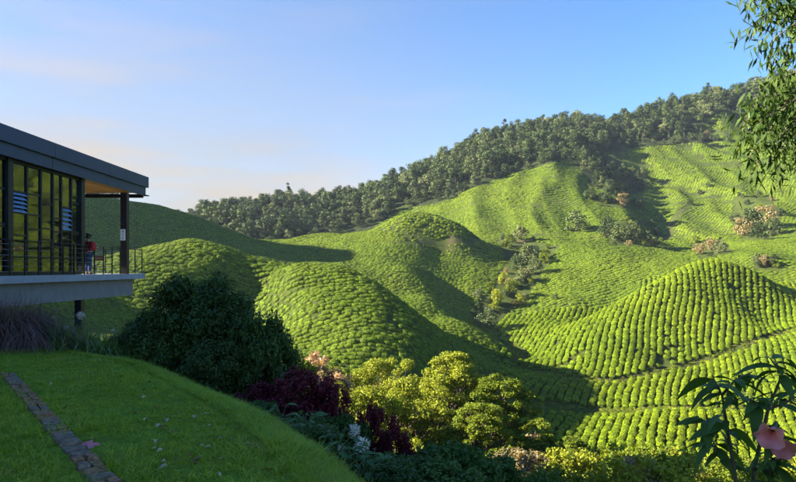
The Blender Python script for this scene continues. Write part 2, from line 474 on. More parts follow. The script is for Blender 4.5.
def build_ground():
    th = np.concatenate([np.radians(np.linspace(-58, 58, 430)), np.radians(np.linspace(62, 298, 50))])
    r = np.concatenate([[0.4], np.geomspace(1.2, 1150, 280)])
    T, Rr = np.meshgrid(th, r, indexing='ij')
    x, y = Rr * np.sin(T), Rr * np.cos(T)
    z = height(x, y)
    nt_, nr = x.shape
    V = np.stack([x, y, z], -1).reshape(-1, 3)
    i, j = np.meshgrid(np.arange(nt_), np.arange(nr - 1), indexing='ij'); i2 = (i + 1) % nt_
    Fq = np.stack([i * nr + j, i * nr + j + 1, i2 * nr + j + 1, i2 * nr + j], -1).reshape(-1, 4)
    c0 = len(V)
    V = np.vstack([V, [[0, 0, float(height(0., 0.))]]])
    me = bpy.data.meshes.new('hills')
    tri = np.stack([np.full(nt_, c0), np.arange(nt_) * nr, ((np.arange(nt_) + 1) % nt_) * nr], -1)
    me.vertices.add(len(V)); me.vertices.foreach_set('co', V.ravel().astype(np.float32))
    me.loops.add(Fq.size + tri.size); me.loops.foreach_set('vertex_index', np.concatenate([Fq.ravel(), tri.ravel()]).astype(np.int32))
    me.polygons.add(len(Fq) + len(tri))
    me.polygons.foreach_set('loop_start', np.concatenate([np.arange(len(Fq)) * 4, Fq.size + np.arange(len(tri)) * 3]).astype(np.int32))
    me.update(calc_edges=True)
    me.polygons.foreach_set('use_smooth', np.ones(len(Fq) + len(tri), bool))
    x, y, z = V.T
    yy = np.where(y > 8, y, 8)
    u, v = to_px(x, yy, z)
    front = y > 20
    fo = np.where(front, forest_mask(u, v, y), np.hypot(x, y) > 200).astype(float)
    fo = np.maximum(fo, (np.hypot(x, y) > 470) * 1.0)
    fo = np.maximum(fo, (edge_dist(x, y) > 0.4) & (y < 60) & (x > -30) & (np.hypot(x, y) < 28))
    gr = np.where(front & (in_poly(u, v, FLOOR) & (y > 110)), 1.0, 0.0)
    pdist = path_dist(x, y)
    gr = np.maximum(gr, ((pdist < .5) & (y < 100) & (y > 80)) * 1.0)
    so = np.clip(-pdist, 0, 1) * (y > 100) * np.where((y > 190) & (x < 95) & (x > 5), 1.0, .3)
    colr = np.stack([fo, gr, so, np.ones_like(fo)], 1)
    a = me.attributes.new('zone', 'FLOAT_COLOR', 'POINT'); a.data.foreach_set('color', colr.ravel().astype(np.float32))
    me.materials.append(ground_mat())
    return tag(obj('hills', me), kind='structure')
hills = build_ground()

# ---- lawn
def lawn_mat():
    m, nt, out = new_mat('lawn_turf')
    n1 = noise(nt, 1.2, 5); n2 = noise(nt, 30, 4)
    c = mixcol(nt, maprange(nt, n1, .35, .65), (.07, .15, .008), (.12, .22, .014))
    c = mixcol(nt, maprange(nt, n2, .55, .8), c, (.06, .05, .02))
    principled(nt, out, c, .9, .1, 0, bump(nt, n2, .8, .03))
    return m
def build_lawn():
    xs = np.arange(-16, 6.01, .18); ys = np.arange(0.6, 15.6, .18)
    X, Y = np.meshgrid(xs, ys, indexing='ij')
    S = edge_dist(X, Y)
    Z = height(X, Y) + 0.012 + 0.012 * np.sin(X * 3.1 + np.sin(Y * 2.3)) * np.sin(Y * 2.7) + 0.012
    V = np.stack([X, Y, Z], -1).reshape(-1, 3); ny = len(ys)
    keep = (S < 0.75)
    fs = []
    for i in range(len(xs) - 1):
        for j in range(ny - 1):
            if keep[i, j] and keep[i+1, j] and keep[i, j+1] and keep[i+1, j+1]:
                fs.append((i*ny+j, (i+1)*ny+j, (i+1)*ny+j+1, i*ny+j+1))
    me = bpy.data.meshes.new('lawn'); me.from_pydata(V.tolist(), [], fs)
    me.polygons.foreach_set('use_smooth', [True] * len(fs)); me.materials.append(lawn_mat()); me.update()
    return tag(obj('lawn', me), kind='structure')
lawn = build_lawn()

# ------------------------------------------------------------------ scattering helper: one 'stuff' object, instances of unlinked sources
def scatter(name, P, E, S, idx, sources, label, cat=None):
    src = bpy.data.collections.new(name + '_sources')
    for k, me in enumerate(sources):
        o = bpy.data.objects.new('%s_source_%02d' % (name, k), me); src.objects.link(o)
    me = bpy.data.meshes.new(name)
    me.vertices.add(len(P)); me.vertices.foreach_set('co', np.asarray(P, np.float32).ravel())
    for nm, typ, key, dat in (('rot', 'FLOAT_VECTOR', 'vector', E), ('scl', 'FLOAT_VECTOR', 'vector', S), ('idx', 'INT', 'value', idx)):
        a = me.attributes.new(nm, typ, 'POINT'); a.data.foreach_set(key, np.asarray(dat, np.int32 if typ == 'INT' else np.float32).ravel())
    me.update()
    o = obj(name, me)
    ng = bpy.data.node_groups.new(name + '_scatter', 'GeometryNodeTree')
    ng.interface.new_socket('Geometry', in_out='INPUT', socket_type='NodeSocketGeometry')
    ng.interface.new_socket('Geometry', in_out='OUTPUT', socket_type='NodeSocketGeometry')
    N, L = ng.nodes, ng.links
    gi, go = N.new('NodeGroupInput'), N.new('NodeGroupOutput')
    ci = N.new('GeometryNodeCollectionInfo'); ci.inputs[0].default_value = src; ci.inputs[1].default_value = True; ci.inputs[2].default_value = True
    ip = N.new('GeometryNodeInstanceOnPoints'); ip.inputs['Pick Instance'].default_value = True
    def na(nm, typ):
        n = N.new('GeometryNodeInputNamedAttribute'); n.data_type = typ; n.inputs[0].default_value = nm; return n.outputs[0]
    e2r = N.new('FunctionNodeEulerToRotation')
    L.new(gi.outputs[0], ip.inputs['Points']); L.new(ci.outputs[0], ip.inputs['Instance'])
    L.new(na('idx', 'INT'), ip.inputs['Instance Index'])
    L.new(na('rot', 'FLOAT_VECTOR'), e2r.inputs[0]); L.new(e2r.outputs[0], ip.inputs['Rotation'])
    L.new(na('scl', 'FLOAT_VECTOR'), ip.inputs['Scale'])
    L.new(ip.outputs[0], go.inputs[0])
    md = o.modifiers.new('scatter', 'NODES'); md.node_group = ng
    return tag(o, label, cat, kind='stuff')
def basis_euler(T, N):
    """Euler angles of frames with x along T (made perpendicular) and z along N"""
    N = unit(N); T = unit(T - N * np.sum(T * N, 1, keepdims=True)); B = np.cross(N, T)
    return np.stack([np.arctan2(B[:, 2], N[:, 2]), -np.arcsin(np.clip(T[:, 2], -1, 1)), np.arctan2(T[:, 1], T[:, 0])], 1)
# ------------------------------------------------------------------ tea bushes in rows
def tea_mats():
    m, nt, out = new_mat('tea_leaves')
    at = nt.nodes.new('ShaderNodeAttribute'); at.attribute_name = 'var'
    oi = nt.nodes.new('ShaderNodeObjectInfo')
    big = maprange(nt, noise(nt, 0.03, 3), .38, .62); mid = maprange(nt, noise(nt, 0.22, 3), .3, .7)
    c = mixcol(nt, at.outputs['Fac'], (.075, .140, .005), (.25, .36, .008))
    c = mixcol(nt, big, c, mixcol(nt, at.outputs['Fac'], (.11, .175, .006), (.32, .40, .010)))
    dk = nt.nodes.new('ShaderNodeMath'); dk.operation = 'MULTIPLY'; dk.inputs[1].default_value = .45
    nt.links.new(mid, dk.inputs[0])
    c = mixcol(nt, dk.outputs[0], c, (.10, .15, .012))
    hs = nt.nodes.new('ShaderNodeHueSaturation')
    nt.links.new(maprange(nt, oi.outputs['Random'], 0, 1, .72, 1.25), hs.inputs['Value']); nt.links.new(c, hs.inputs['Color'])
    p = principled(nt, None, hs.outputs[0], .6, .10)
    tr = nt.nodes.new('ShaderNodeBsdfTranslucent'); nt.links.new(mixcol(nt, 1.0, hs.outputs[0], (1.2, 1.15, .4), 'MULTIPLY'), tr.inputs[0])
    mx = nt.nodes.new('ShaderNodeMixShader'); mx.inputs[0].default_value = .08
    nt.links.new(p.outputs[0], mx.inputs[1]); nt.links.new(tr.outputs[0], mx.inputs[2]); nt.links.new(mx.outputs[0], out.inputs[0])
    d = plain('tea_bush_inside', (.050, .075, .010), .9, .1, var=.4, scale=3)  # shade between the leaves put into a darker core colour
    return m, d
TEA_LEAF, TEA_IN = tea_mats()
def tea_bush_mesh(name, n_leaf, leaf, seed, ex=.62, dome=.42):
    r = np.random.default_rng(seed)
    ns, nl = 12, 6
    V = []
    lump = r.normal(size=(nl, ns)) * .035
    for i in range(nl):
        a = i / (nl - 1) * math.pi / 2
        for k in range(ns):
            t = 2 * math.pi * k / ns
            ct, st = math.cos(t), math.sin(t)
            rx = math.copysign(abs(ct) ** ex, ct); ry = math.copysign(abs(st) ** ex, st)
            rad = math.cos(a) ** dome
            V.append((rx * rad * .74 * (1 + lump[i, k]), ry * rad * .74 * (1 + lump[i, k]), -.15 + .87 * math.sin(a) ** .75 + lump[i, k] * .8))
    V = np.array(V)
    Q = []
    for i in range(nl - 1):
        for k in range(ns):
            Q.append((V[i*ns+k], V[i*ns+(k+1)%ns], V[(i+1)*ns+(k+1)%ns], V[(i+1)*ns+k]))
    Q = np.array(Q)
    # leaves over the clipped top and the flanks
    m = n_leaf
    top = r.random(m) < .68
    p = np.zeros((m, 3)); nrm = np.zeros((m, 3))
    xy = r.uniform(-1, 1, size=(m, 2))
    if dome > .5: xy *= np.minimum(1, 1.05 / np.maximum(np.hypot(xy[:, 0], xy[:, 1]), 1e-6))[:, None]
    p[:, :2] = xy * .70; edge = np.max(np.abs(xy), 1)
    p[:, 2] = (.73 - .22 * edge ** 4 if dome < .5 else .74 - .5 * np.clip(np.hypot(xy[:, 0], xy[:, 1]), 0, 1.15) ** 2.6) + r.normal(size=m) * .05
    nrm[:] = np.stack([xy[:, 0] * .5, xy[:, 1] * .5, np.full(m, 1.0)], 1) + r.normal(size=(m, 3)) * .28
    t = r.uniform(0, 2 * np.pi, m); zz = r.uniform(.08, .66, m)
    side = np.stack([np.sign(np.cos(t)) * np.abs(np.cos(t)) ** .62 * .74, np.sign(np.sin(t)) * np.abs(np.sin(t)) ** .62 * .74, zz], 1)
    p[~top] = side[~top]; nrm[~top] = (np.stack([np.cos(t), np.sin(t), np.full(m, .5)], 1) + r.normal(size=(m, 3)) * .4)[~top]
    LQ = leaf_quads(p, nrm, leaf * r.uniform(.7, 1.25, m), leaf * .62, fold=.12)
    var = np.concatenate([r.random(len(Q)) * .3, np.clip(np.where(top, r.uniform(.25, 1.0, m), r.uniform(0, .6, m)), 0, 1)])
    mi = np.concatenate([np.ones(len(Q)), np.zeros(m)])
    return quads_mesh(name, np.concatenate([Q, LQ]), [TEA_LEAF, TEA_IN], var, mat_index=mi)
TEA_NEAR = [tea_bush_mesh('tea_bush', 380, .17, 100 + k) for k in range(5)]
TEA_ROUND = [tea_bush_mesh('tea_bush_round', 330, .19, 150 + k, .85, .62) for k in range(5)]
TEA_FAR = [tea_bush_mesh('tea_bush_small', 75, .38, 200 + k, .85, .62) for k in range(4)]
# regions: (azimuth of the rows, row pitch, spacing in the row, test on u, v, distance)
FOOT = np.array([(500,366),(512,362),(535,372),(575,380),(610,381),(640,376),(700,362),(740,349),(796,329),(900,290)])
def strip_side(u, v, y): return (v > np.interp(u, FOOT[:, 0], FOOT[:, 1]) + .5) & (y < 135)
def region_of(u, v, y):
    r = np.full(u.shape, 5)
    r[y > 225] = 3                                                # centre slope
    r[(y > 225) & (u > 628)] = 4                                  # upper right slopes
    r[(y > 140) & (y <= 225) & (u > 470)] = 2                     # knoll in the middle
    r[(y > 157) & (y <= 225) & (u > 690)] = 7
    r[(y <= 160) & (u > 500) & ((v > 258) | (y < 130))] = 0       # round mound and strips
    r[(y > 160) & (y < 172) & (u > 640) & (u <= 690)] = 0
    r[(r == 0) & (strip_side(u, v, y))] = 8
    r[(y <= 140) & (u <= 500)] = 1                                # left mounds
    r[(y > 140) & (u < 345) & (v < 275) & (y < 206)] = 6          # shaded hill
    return r
ROWS = {0: (24, 1.2, .92), 8: (24, 1.15, .88), 1: (84, 1.08, 1.0), 2: (72, 1.2, 1.05), 3: (66, 1.3, 1.1), 4: (38, 1.3, 1.1), 5: (97, 1.2, 1.05), 6: (118, 1.35, 1.15), 7: (70, 1.2, 1.0)}
def tea_points():
    out = []
    for k, (az, pitch, sp) in ROWS.items():
        if k in (0, 8): bx = (5, 130, 70, 175)
        elif k == 1: bx = (-110, 25, 62, 142)
        elif k in (2, 7): bx = (10, 150, 136, 226)
        elif k in (3,): bx = (-80, 130, 215, 330)
        elif k == 4: bx = (70, 260, 220, 410)
        elif k == 5: bx = (-110, 60, 136, 232)
        else: bx = (-150, 5, 136, 212)
        a = math.radians(az); du, dv = np.array((math.sin(a), math.cos(a))), np.array((math.cos(a), -math.sin(a)))
        cx, cy = (bx[0] + bx[1]) / 2, (bx[2] + bx[3]) / 2; R = math.hypot(bx[1] - bx[0], bx[3] - bx[2]) / 2
        q = np.arange(-R, R, pitch); p = np.arange(-R, R, sp)
        Q, Pp = np.meshgrid(q, p, indexing='ij')
        Pp = Pp + rng.uniform(-.5, .5, Q.shape[0])[:, None] * sp + rng.normal(size=Q.shape) * .10
        wob = .55 * np.sin(Pp * .07 + Q * .02 + k) + .28 * np.sin(Pp * .23 + 2.1 * np.sin(Q * .11)) + (1.6 * np.sin(Pp * .045 + k * 2) if k not in (0, 8) else 0)
        Qw = Q + wob + rng.normal(size=Q.shape) * (.06 if k in (0, 8) else .13)
        x = (cx + du[0] * Pp + dv[0] * Qw).ravel(); y = (cy + du[1] * Pp + dv[1] * Qw).ravel()
        ok = (x > bx[0]) & (x < bx[1]) & (y > bx[2]) & (y < bx[3]); x, y = x[ok], y[ok]
        z = height_fast(x, y); u, v = to_px(x, y, z)
        ok = (region_of(u, v, y) == k) & (u > -60) & (u < 850)
        x, y, z, u, v = x[ok], y[ok], z[ok], u[ok], v[ok]
        ok = ~forest_mask(u, v, y)
        for poly in SCRUB: ok &= ~(in_poly(u, v, poly) & (y > 125))
        ok &= ~(in_poly(u, v, FLOOR) & (y > 110))
        ok &= path_dist(x, y) > np.where(y > 180, .2, .55)
        if k == 8: ok &= ~((y < 79) & (u < 560)) & (y > 72 + 3 * np.sin(x * .3))
        if k == 1: ok &= (y > 66 + 4 * np.sin(x * .2)) & ((u < 300) | (v < 372))
        # rough bits where bushes have died out
        g = np.sin(x * .13 + 2 * np.sin(y * .09)) * np.sin(y * .15 + 1.7 * np.sin(x * .07))
        ok &= rng.random(len(x)) > np.where(g > .93, .5, .012)
        x, y, z, u, v = x[ok], y[ok], z[ok], u[ok], v[ok]
        ok = ground_vis(x, y, z, 2.5); x, y, z, u, v = x[ok], y[ok], z[ok], u[ok], v[ok]
        n = len(x)
        Tn = np.tile(np.array([du[0], du[1], 0.0]), (n, 1)) + rng.normal(size=(n, 3)) * .06
        Nn = normals(x, y) + rng.normal(size=(n, 3)) * .05
        E = basis_euler(Tn, Nn)
        S = np.stack([np.full(n, sp / 1.48 * (1.25 if k in (0, 8) else 1.24)), np.full(n, (pitch - (.19 if k == 0 else .19 if k == 8 else .02)) / 1.48), np.full(n, .78 if k in (0, 8) else .42 if k == 1 else .40 if k in (2, 5) else .30)], 1)
        S *= rng.uniform(.9, 1.08, (n, 1)) if k in (0, 8) else rng.uniform(.8, 1.15, (n, 1)); S[:, 2] *= rng.uniform(.82, 1.2, n); S[:, 1] *= rng.uniform(.88, 1.12, n)
        bad = rng.random(n) < (.02 if k in (0, 8) else .10); S[bad] *= rng.uniform(.55, .8, (bad.sum(), 1))
        out.append((np.stack([x, y, z], 1), E, S, np.full(n, k), u, v))
    return [np.concatenate([o[i] for o in out]) for i in range(6)]
tP, tE, tS, tK, tU, tV = tea_points()
print('tea bushes', len(tP), np.bincount(tK))
cand = np.where((tK == 8) & (tU > 545) & (tU < 790) & (tV < 470))[0]
single = cand[np.argsort(tP[cand, 1])[:300]]
isone = np.zeros(len(tP), bool); isone[single] = True
for i in single:
    o = obj('tea_bush', TEA_NEAR[int(rng.integers(5))], None, tP[i], tE[i], tS[i])
    low_strip = tP[i, 1] < 92
    tag(o, 'clipped green tea bush in the lowest strip of rows, below the grassy bank' if low_strip else
        'clipped green tea bush in the strip of rows between grassy bank and round mound', 'tea bush',
        'tea bushes in the lowest strip' if low_strip else 'tea bushes in the strip under the mound')
m = ~isone & (tP[:, 1] < 165)
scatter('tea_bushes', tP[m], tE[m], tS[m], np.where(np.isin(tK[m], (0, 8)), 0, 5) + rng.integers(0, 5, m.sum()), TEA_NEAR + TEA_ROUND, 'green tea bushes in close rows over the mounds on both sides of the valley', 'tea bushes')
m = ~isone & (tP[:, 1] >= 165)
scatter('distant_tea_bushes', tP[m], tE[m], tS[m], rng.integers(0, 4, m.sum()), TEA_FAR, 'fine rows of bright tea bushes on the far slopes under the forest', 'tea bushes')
# ------------------------------------------------------------------ glazed visitor building on the left
M_FASCIA = plain('blue_grey_metal', (.030, .048, .10), .42, .4, .25, var=.12, scale=1.5)
M_FRAME = plain('dark_steel', (.012, .014, .018), .45, .4, .3, var=.3, scale=4)
M_COL = plain('maroon_steel', (.022, .015, .015), .5, .35, .1, var=.35, scale=5)
M_CONC = plain('concrete', (.17, .17, .18), .85, .2, var=.14, scale=2.5, bmp=.3)
M_DECK = plain('pale_slab', (.24, .26, .30), .8, .2, var=.10, scale=3, bmp=.2)
M_CABLE = plain('steel_cable', (.30, .31, .33), .35, .5, .8, var=.1)
M_WHITE = plain('white_paint', (.75, .75, .73), .5, .3, var=.06)
M_BLACK = plain('black_print', (.02, .02, .02), .6, .2)
M_CEIL = plain('pale_ceiling', (.62, .63, .62), .9, .1, var=.05)
M_DARKIN = plain('interior_plaster', (.20, .18, .16), .9, .1, var=.2)
def wood_mat(name, col, scale=4):
    m, nt, out = new_mat(name)
    tc = nt.nodes.new('ShaderNodeTexCoord'); mp = nt.nodes.new('ShaderNodeMapping'); mp.inputs['Scale'].default_value = (12, 1, 12)
    nt.links.new(tc.outputs['Object'], mp.inputs[0])
    nz = noise(nt, scale, 6, mp.outputs[0])
    oi = nt.nodes.new('ShaderNodeObjectInfo')
    c = mixcol(nt, maprange(nt, nz, .3, .7), tuple(x * .6 for x in col), tuple(x * 1.25 for x in col))
    hs = nt.nodes.new('ShaderNodeHueSaturation'); nt.links.new(maprange(nt, oi.outputs['Random'], 0, 1, .7, 1.25), hs.inputs['Value']); nt.links.new(c, hs.inputs['Color'])
    principled(nt, out, hs.outputs[0], .45, .3, 0, bump(nt, nz, .2, .01))
    return m
M_WOOD = wood_mat('stained_timber', (.42, .19, .055))
M_BROWN = wood_mat('brown_timber', (.12, .055, .025))
def glass_mat():
    m, nt, out = new_mat('coated_glass')
    tr = nt.nodes.new('ShaderNodeBsdfTransparent'); tr.inputs[0].default_value = (.84, .91, .91, 1)
    gl = nt.nodes.new('ShaderNodeBsdfGlossy'); gl.inputs['Roughness'].default_value = .015; gl.inputs[0].default_value = (.95, .97, 1, 1)
    fr = nt.nodes.new('ShaderNodeFresnel'); fr.inputs[0].default_value = 1.95
    nz = noise(nt, 1.1, 2)
    nt.links.new(bump(nt, nz, .05, .02), gl.inputs['Normal'])
    mx = nt.nodes.new('ShaderNodeMixShader'); nt.links.new(fr.outputs[0], mx.inputs[0])
    nt.links.new(tr.outputs[0], mx.inputs[1]); nt.links.new(gl.outputs[0], mx.inputs[2]); nt.links.new(mx.outputs[0], out.inputs[0])
    return m
M_GLASS = glass_mat()
def louvre_mat():
    m, nt, out = new_mat('louvre_glass')
    principled(nt, out, (.22, .36, .62), .2, .6)  # blue of the reflected sky put into the base colour
    return m
M_LOUVRE = louvre_mat()

XF, DZ = -13.2, -0.233            # outer plane of the building, height of the deck
XB = -21.5                        # its far side
XG = XF - .34                     # plane of the glazing
Y0, YG, Y1 = -4.0, 26.7, 33.4     # near end, end of the glazed room, end of the terrace
bld = empty('visitor_building', (XF, 15, -3))
tag(bld, 'long glazed building with dark blue roof edge and open terrace above the tea valley', 'building')
def part(name, lo, hi, mat, parent=bld):
    base = Vector(bld.location)
    if parent is not bld: base = Vector(bld.location) + Vector(parent.location)
    c = (Vector(lo) + Vector(hi)) / 2
    m = MB(); m.box(Vector(lo) - c, Vector(hi) - c)
    o = m.build(name, mat, parent, loc=c - base)
    return o
roof = part('roof', (XB - .6, Y0, 4.02), (XF - .06, Y1 + .1, 4.70), M_FASCIA)
# fascia in two tiers of panels with open joints
k = 0
yy = Y1 + .35
while yy > Y0:
    ln = 4.6
    part('fascia_panel', (XF - .05, max(yy - ln, Y0) + .012, 4.275), (XF + .06, yy - .012, 4.83), M_FASCIA, roof)
    part('fascia_panel', (XF - .12, max(yy - ln, Y0) + .012, 3.83), (XF - .045, yy - .15 if k == 0 else yy - .012, 4.26), M_FASCIA, roof)
    yy -= ln; k += 1
part('fascia_panel', (XB - .5, Y1 + .11, 4.275), (XF + .05, Y1 + .32, 4.82), M_FASCIA, roof)
part('end_beam', (XB - .4, Y1 - .08, 3.72), (XF - .13, Y1 + .12, 3.90), M_FRAME, roof)
part('edge_trim', (XF - .3, Y1 + .02, 3.83), (XF + .10, Y1 + .34, 3.87), M_FRAME, roof)
for q in range(24):
    x0 = XB - .3 + q * .345
    if x0 + .33 > XF - .12: break
    part('soffit_plank', (x0, YG - .05, 3.955), (x0 + .333, Y1 - .1, 3.99), M_WOOD, roof)
part('ceiling', (XB - .3, Y0 + .2, 3.955), (XG - .16, YG - .17, 3.99), M_CEIL)
deck = part('deck_slab', (XB - .2, Y0, -.50), (XF, Y1, DZ), M_DECK)
part('deck_beam', (XF - .75, Y0 + 2, -1.32), (XF - .42, Y1 - .55, -.503), M_CONC)
part('deck_beam', (XB + .2, Y1 - 1.0, -1.30), (XF - .76, Y1 - .62, -.504), M_CONC)
part('deck_beam', (XB + .2, Y0 + 2, -1.32), (XB + .55, Y1 - 1.02, -.502), M_CONC)
for yy_ in (8.0, 17.9, 27.7):
    part('pier', (XF - .72, yy_ - .16, -7.5), (XF - .44, yy_ + .16, -1.325), M_FRAME)
    part('pier', (XB + .22, yy_ - .16, -8.5), (XB + .52, yy_ + .16, -1.325), M_FRAME)
# terrace posts
for x_, y_ in ((XF - .14, 31.25), (XB + .2, 31.25)):
    part('post', (x_ - .15, y_ - .15, DZ + .002), (x_ + .15, y_ + .15, 3.715), M_COL)
# glazed wall
def bay_y(u): return F * -XG / (CU - u)
mull = [7.5, 26, 40, 52, 60.5, 70.5, 80.5]
ys = [bay_y(u) for u in mull]
step = (ys[-1] - ys[0]) / 6
yl = [ys[0] - step * q for q in range(10, 0, -1)] + ys
wall = part('glazed_wall', (XG - .05, yl[0], DZ + .003), (XG + .05, yl[-1], DZ + .12), M_FRAME)
part('head_rail', (XG - .05, yl[0], 3.74), (XG + .05, yl[-1], 3.95), M_FRAME, wall)
rr = np.random.default_rng(3)
HB = [DZ + .12, .35, 1.05, 2.0, 2.75, 3.74]
for i, y_ in enumerate(yl):
    wide = i in (10, 16, 4)
    w_ = .15 if wide else .045
    part('column' if wide else 'mullion', (XG - (.15 if wide else .06), y_ - w_, DZ + .121), (XG + (.12 if wide else .06), y_ + w_, 3.739 if not wide else 3.948), M_FRAME, wall)
    if i == len(yl) - 1: break
    a, b = y_ + w_ + .001, yl[i + 1] - .05
    if i in (3, 9, 15): b = yl[i + 1] - .175
    louv = {10: (2.0, 2.75), 14: (1.55, 2.5), 5: (2.0, 2.75)}.get(i)
    heights = [DZ + .12, .42 + .0 * i, 1.12 + (.35 if i % 2 else 0), 2.0 if i % 3 else 1.55, 2.75 if i % 2 else 2.5, 3.74]
    if louv: heights = [DZ + .12, .42, 1.2, louv[0], louv[1], 3.74]
    for h0, h1 in zip(heights[:-1], heights[1:]):
        if louv and abs(h0 - louv[0]) < .01:
            for q in range(5):
                zc = h0 + (h1 - h0) * (q + .5) / 5
                m = MB(); m.box((-.09, a + .02 - (a + b) / 2, -.006), (.09, b - .02 - (a + b) / 2, .006))
                o = m.build('louvre_blade', M_LOUVRE, wall, loc=Vector((XG + .03, (a + b) / 2, zc)) - bld.location - wall.location, rot=(0, math.radians(38), 0))
        else:
            part('pane', (XG - .008, a, h0 + .03), (XG + .008, b, h1 - .031), M_GLASS, wall)
        if h1 < 3.7: part('transom', (XG - .045, a, h1 - .03), (XG + .045, b, h1 + .029), M_FRAME, wall)
# far side and end of the room
end = part('end_wall', (XB + .3, YG - .16, DZ + .003), (XG - .16, YG - .06, DZ + .12), M_FRAME)
ne = 6; we = (XG - .16 - XB - .3) / ne
for q in range(ne):
    x0 = XB + .3 + q * we
    part('mullion', (x0, YG - .16, DZ + .121), (x0 + .09, YG - .06, 3.95), M_FRAME, end)
    part('pane', (x0 + .091, YG - .118, DZ + .121), (x0 + we - .001, YG - .102, 3.95), M_GLASS, end)
back = part('back_wall', (XB, Y0 + .5, DZ + .003), (XB + .2, YG - .2, 1.05), M_DARKIN)
for q in range(13):
    y_ = Y0 + .5 + q * 2.45
    part('mullion', (XB + .04, y_, 1.051), (XB + .16, y_ + .1, 3.95), M_FRAME, back)
    if y_ + 2.4 < YG: part('pane', (XB + .09, y_ + .101, 1.051), (XB + .106, y_ + 2.449, 3.95), M_GLASS, back)
# small notice on the post
sign = empty('post_sign', (XF - .16, 31.09, 1.66))
tag(sign, 'small white notice with vertical lettering fixed to the maroon terrace post', 'sign')
box = MB(); box.box((-.12, -.012, -.27), (.12, 0, .27)); box.build('panel', M_WHITE, sign)
for q, ch in enumerate('AVE'):
    cu = bpy.data.curves.new('lettering', 'FONT'); cu.body = ch; cu.size = .19; cu.align_x = 'CENTER'; cu.align_y = 'CENTER'; cu.extrude = .001
    t = bpy.data.objects.new('lettering', cu); COL.objects.link(t); t.parent = sign
    t.location = (0, -.0145, .165 - q * .165); t.rotation_euler = (math.radians(90), 0, 0); cu.materials.append(M_BLACK)
    bpy.context.view_layer.update(); me_ = bpy.data.meshes.new_from_object(t.evaluated_get(bpy.context.evaluated_depsgraph_get()))
    o_ = obj('lettering', me_, sign, t.location, t.rotation_euler); bpy.data.objects.remove(t)
    if not me_.materials: me_.materials.append(M_BLACK)

# railing round the terrace
rail = empty('terrace_railing', (XF - .1, 20, DZ))
tag(rail, 'dark steel railing with thin cables along the edge of the deck', 'railing')
def rpart(name, pts, r, mat, n=6):
    m = MB(); m.tube([Vector(p) - rail.location for p in pts], r, n); return m.build(name, mat, rail, smooth=True)
XR = XF - .10
ypost = np.arange(33.25, 14.0, -.87)
for y_ in ypost:
    m = MB(); m.box((-.022, -.022, 0), (.022, .022, 1.24)); m.build('post', M_FRAME, rail, loc=Vector((XR, y_, DZ + .001)) - rail.location)
for x_ in np.arange(XR - .95, XB + .3, -.95):
    m = MB(); m.box((-.022, -.022, 0), (.022, .022, 1.24)); m.build('post', M_FRAME, rail, loc=Vector((x_, 33.25, DZ + .001)) - rail.location)
for h in (.14, .33, .52, .71, .90, 1.09):
    rpart('cable', [(XR - .024, 14.2, DZ + h), (XR - .024, 33.25, DZ + h)], .006, M_CABLE, 5)
    rpart('cable', [(XR, 33.275, DZ + h), (XB + .3, 33.275, DZ + h)], .006, M_CABLE, 5)
rpart('top_rail', [(XR, 14.2, DZ + 1.25), (XR, 33.25, DZ + 1.25)], .014, M_FRAME)
rpart('top_rail', [(XR, 33.27, DZ + 1.25), (XB + .3, 33.27, DZ + 1.25)], .014, M_FRAME)

# tables and chairs
def chair(loc, rz, seat_m, frame_m, label):
    c = empty('cafe_chair', loc, rz)
    tag(c, label, 'chair')
    m = MB(); m.box((-.21, -.21, .43), (.21, .21, .46)); m.build('seat', seat_m, c)
    m = MB(); m.box((-.20, .19, .62), (.20, .215, .86)); m.build('backrest', seat_m, c)
    for sx in (-1, 1):
        m = MB(); m.tube([(sx * .20, -.20, 0), (sx * .19, -.19, .43)], .014, 6); m.build('leg', frame_m, c, smooth=True)
        m = MB(); m.tube([(sx * .20, .23, 0), (sx * .185, .20, .43), (sx * .185, .222, .86)], .014, 6); m.build('leg', frame_m, c, smooth=True)
    return c
def table(loc, mat, label):
    t = empty('cafe_table', loc)
    tag(t, label, 'table')
    m = MB(); m.lathe([(.02, .70), (.40, .70), (.42, .715), (.42, .735), (.40, .745), (.02, .745)], 18); m.build('tabletop', mat, t, smooth=False)
    m = MB(); m.tube([(0, 0, .02), (0, 0, .70)], .03, 8); m.build('pedestal', M_FRAME, t, smooth=True)
    m = MB(); m.lathe([(.22, 0), (.22, .015), (.04, .03)], 14); m.build('base', M_FRAME, t)
D_ = DZ + .002
chair((-13.95, 28.9, D_), 2.6, M_WHITE, M_FRAME, 'white cafe chair on the terrace, beside the standing person')
chair((-14.15, 30.3, D_), .4, M_BROWN, M_FRAME, 'brown timber chair on the terrace, near the maroon post')
table((-14.75, 29.7, D_), M_BROWN, 'round brown table on the open terrace')
chair((-15.6, 29.6, D_), 1.5, M_BROWN, M_FRAME, 'brown timber chair on the far side of the terrace table')
table((-14.7, 24.6, D_), M_WHITE, 'round white table indoors by the last window bays')
chair((-14.7, 23.8, D_), 3.1, M_BROWN, M_FRAME, 'brown chair indoors, turned to the valley end of the room')
chair((-14.8, 25.5, D_), 0.1, M_BROWN, M_FRAME, 'brown chair indoors, nearest to the end wall')
table((-14.7, 21.8, D_), M_BROWN, 'round brown table indoors behind the thick window column')
chair((-15.5, 22.1, D_), 1.4, M_BROWN, M_FRAME, 'brown chair indoors beside the brown table')

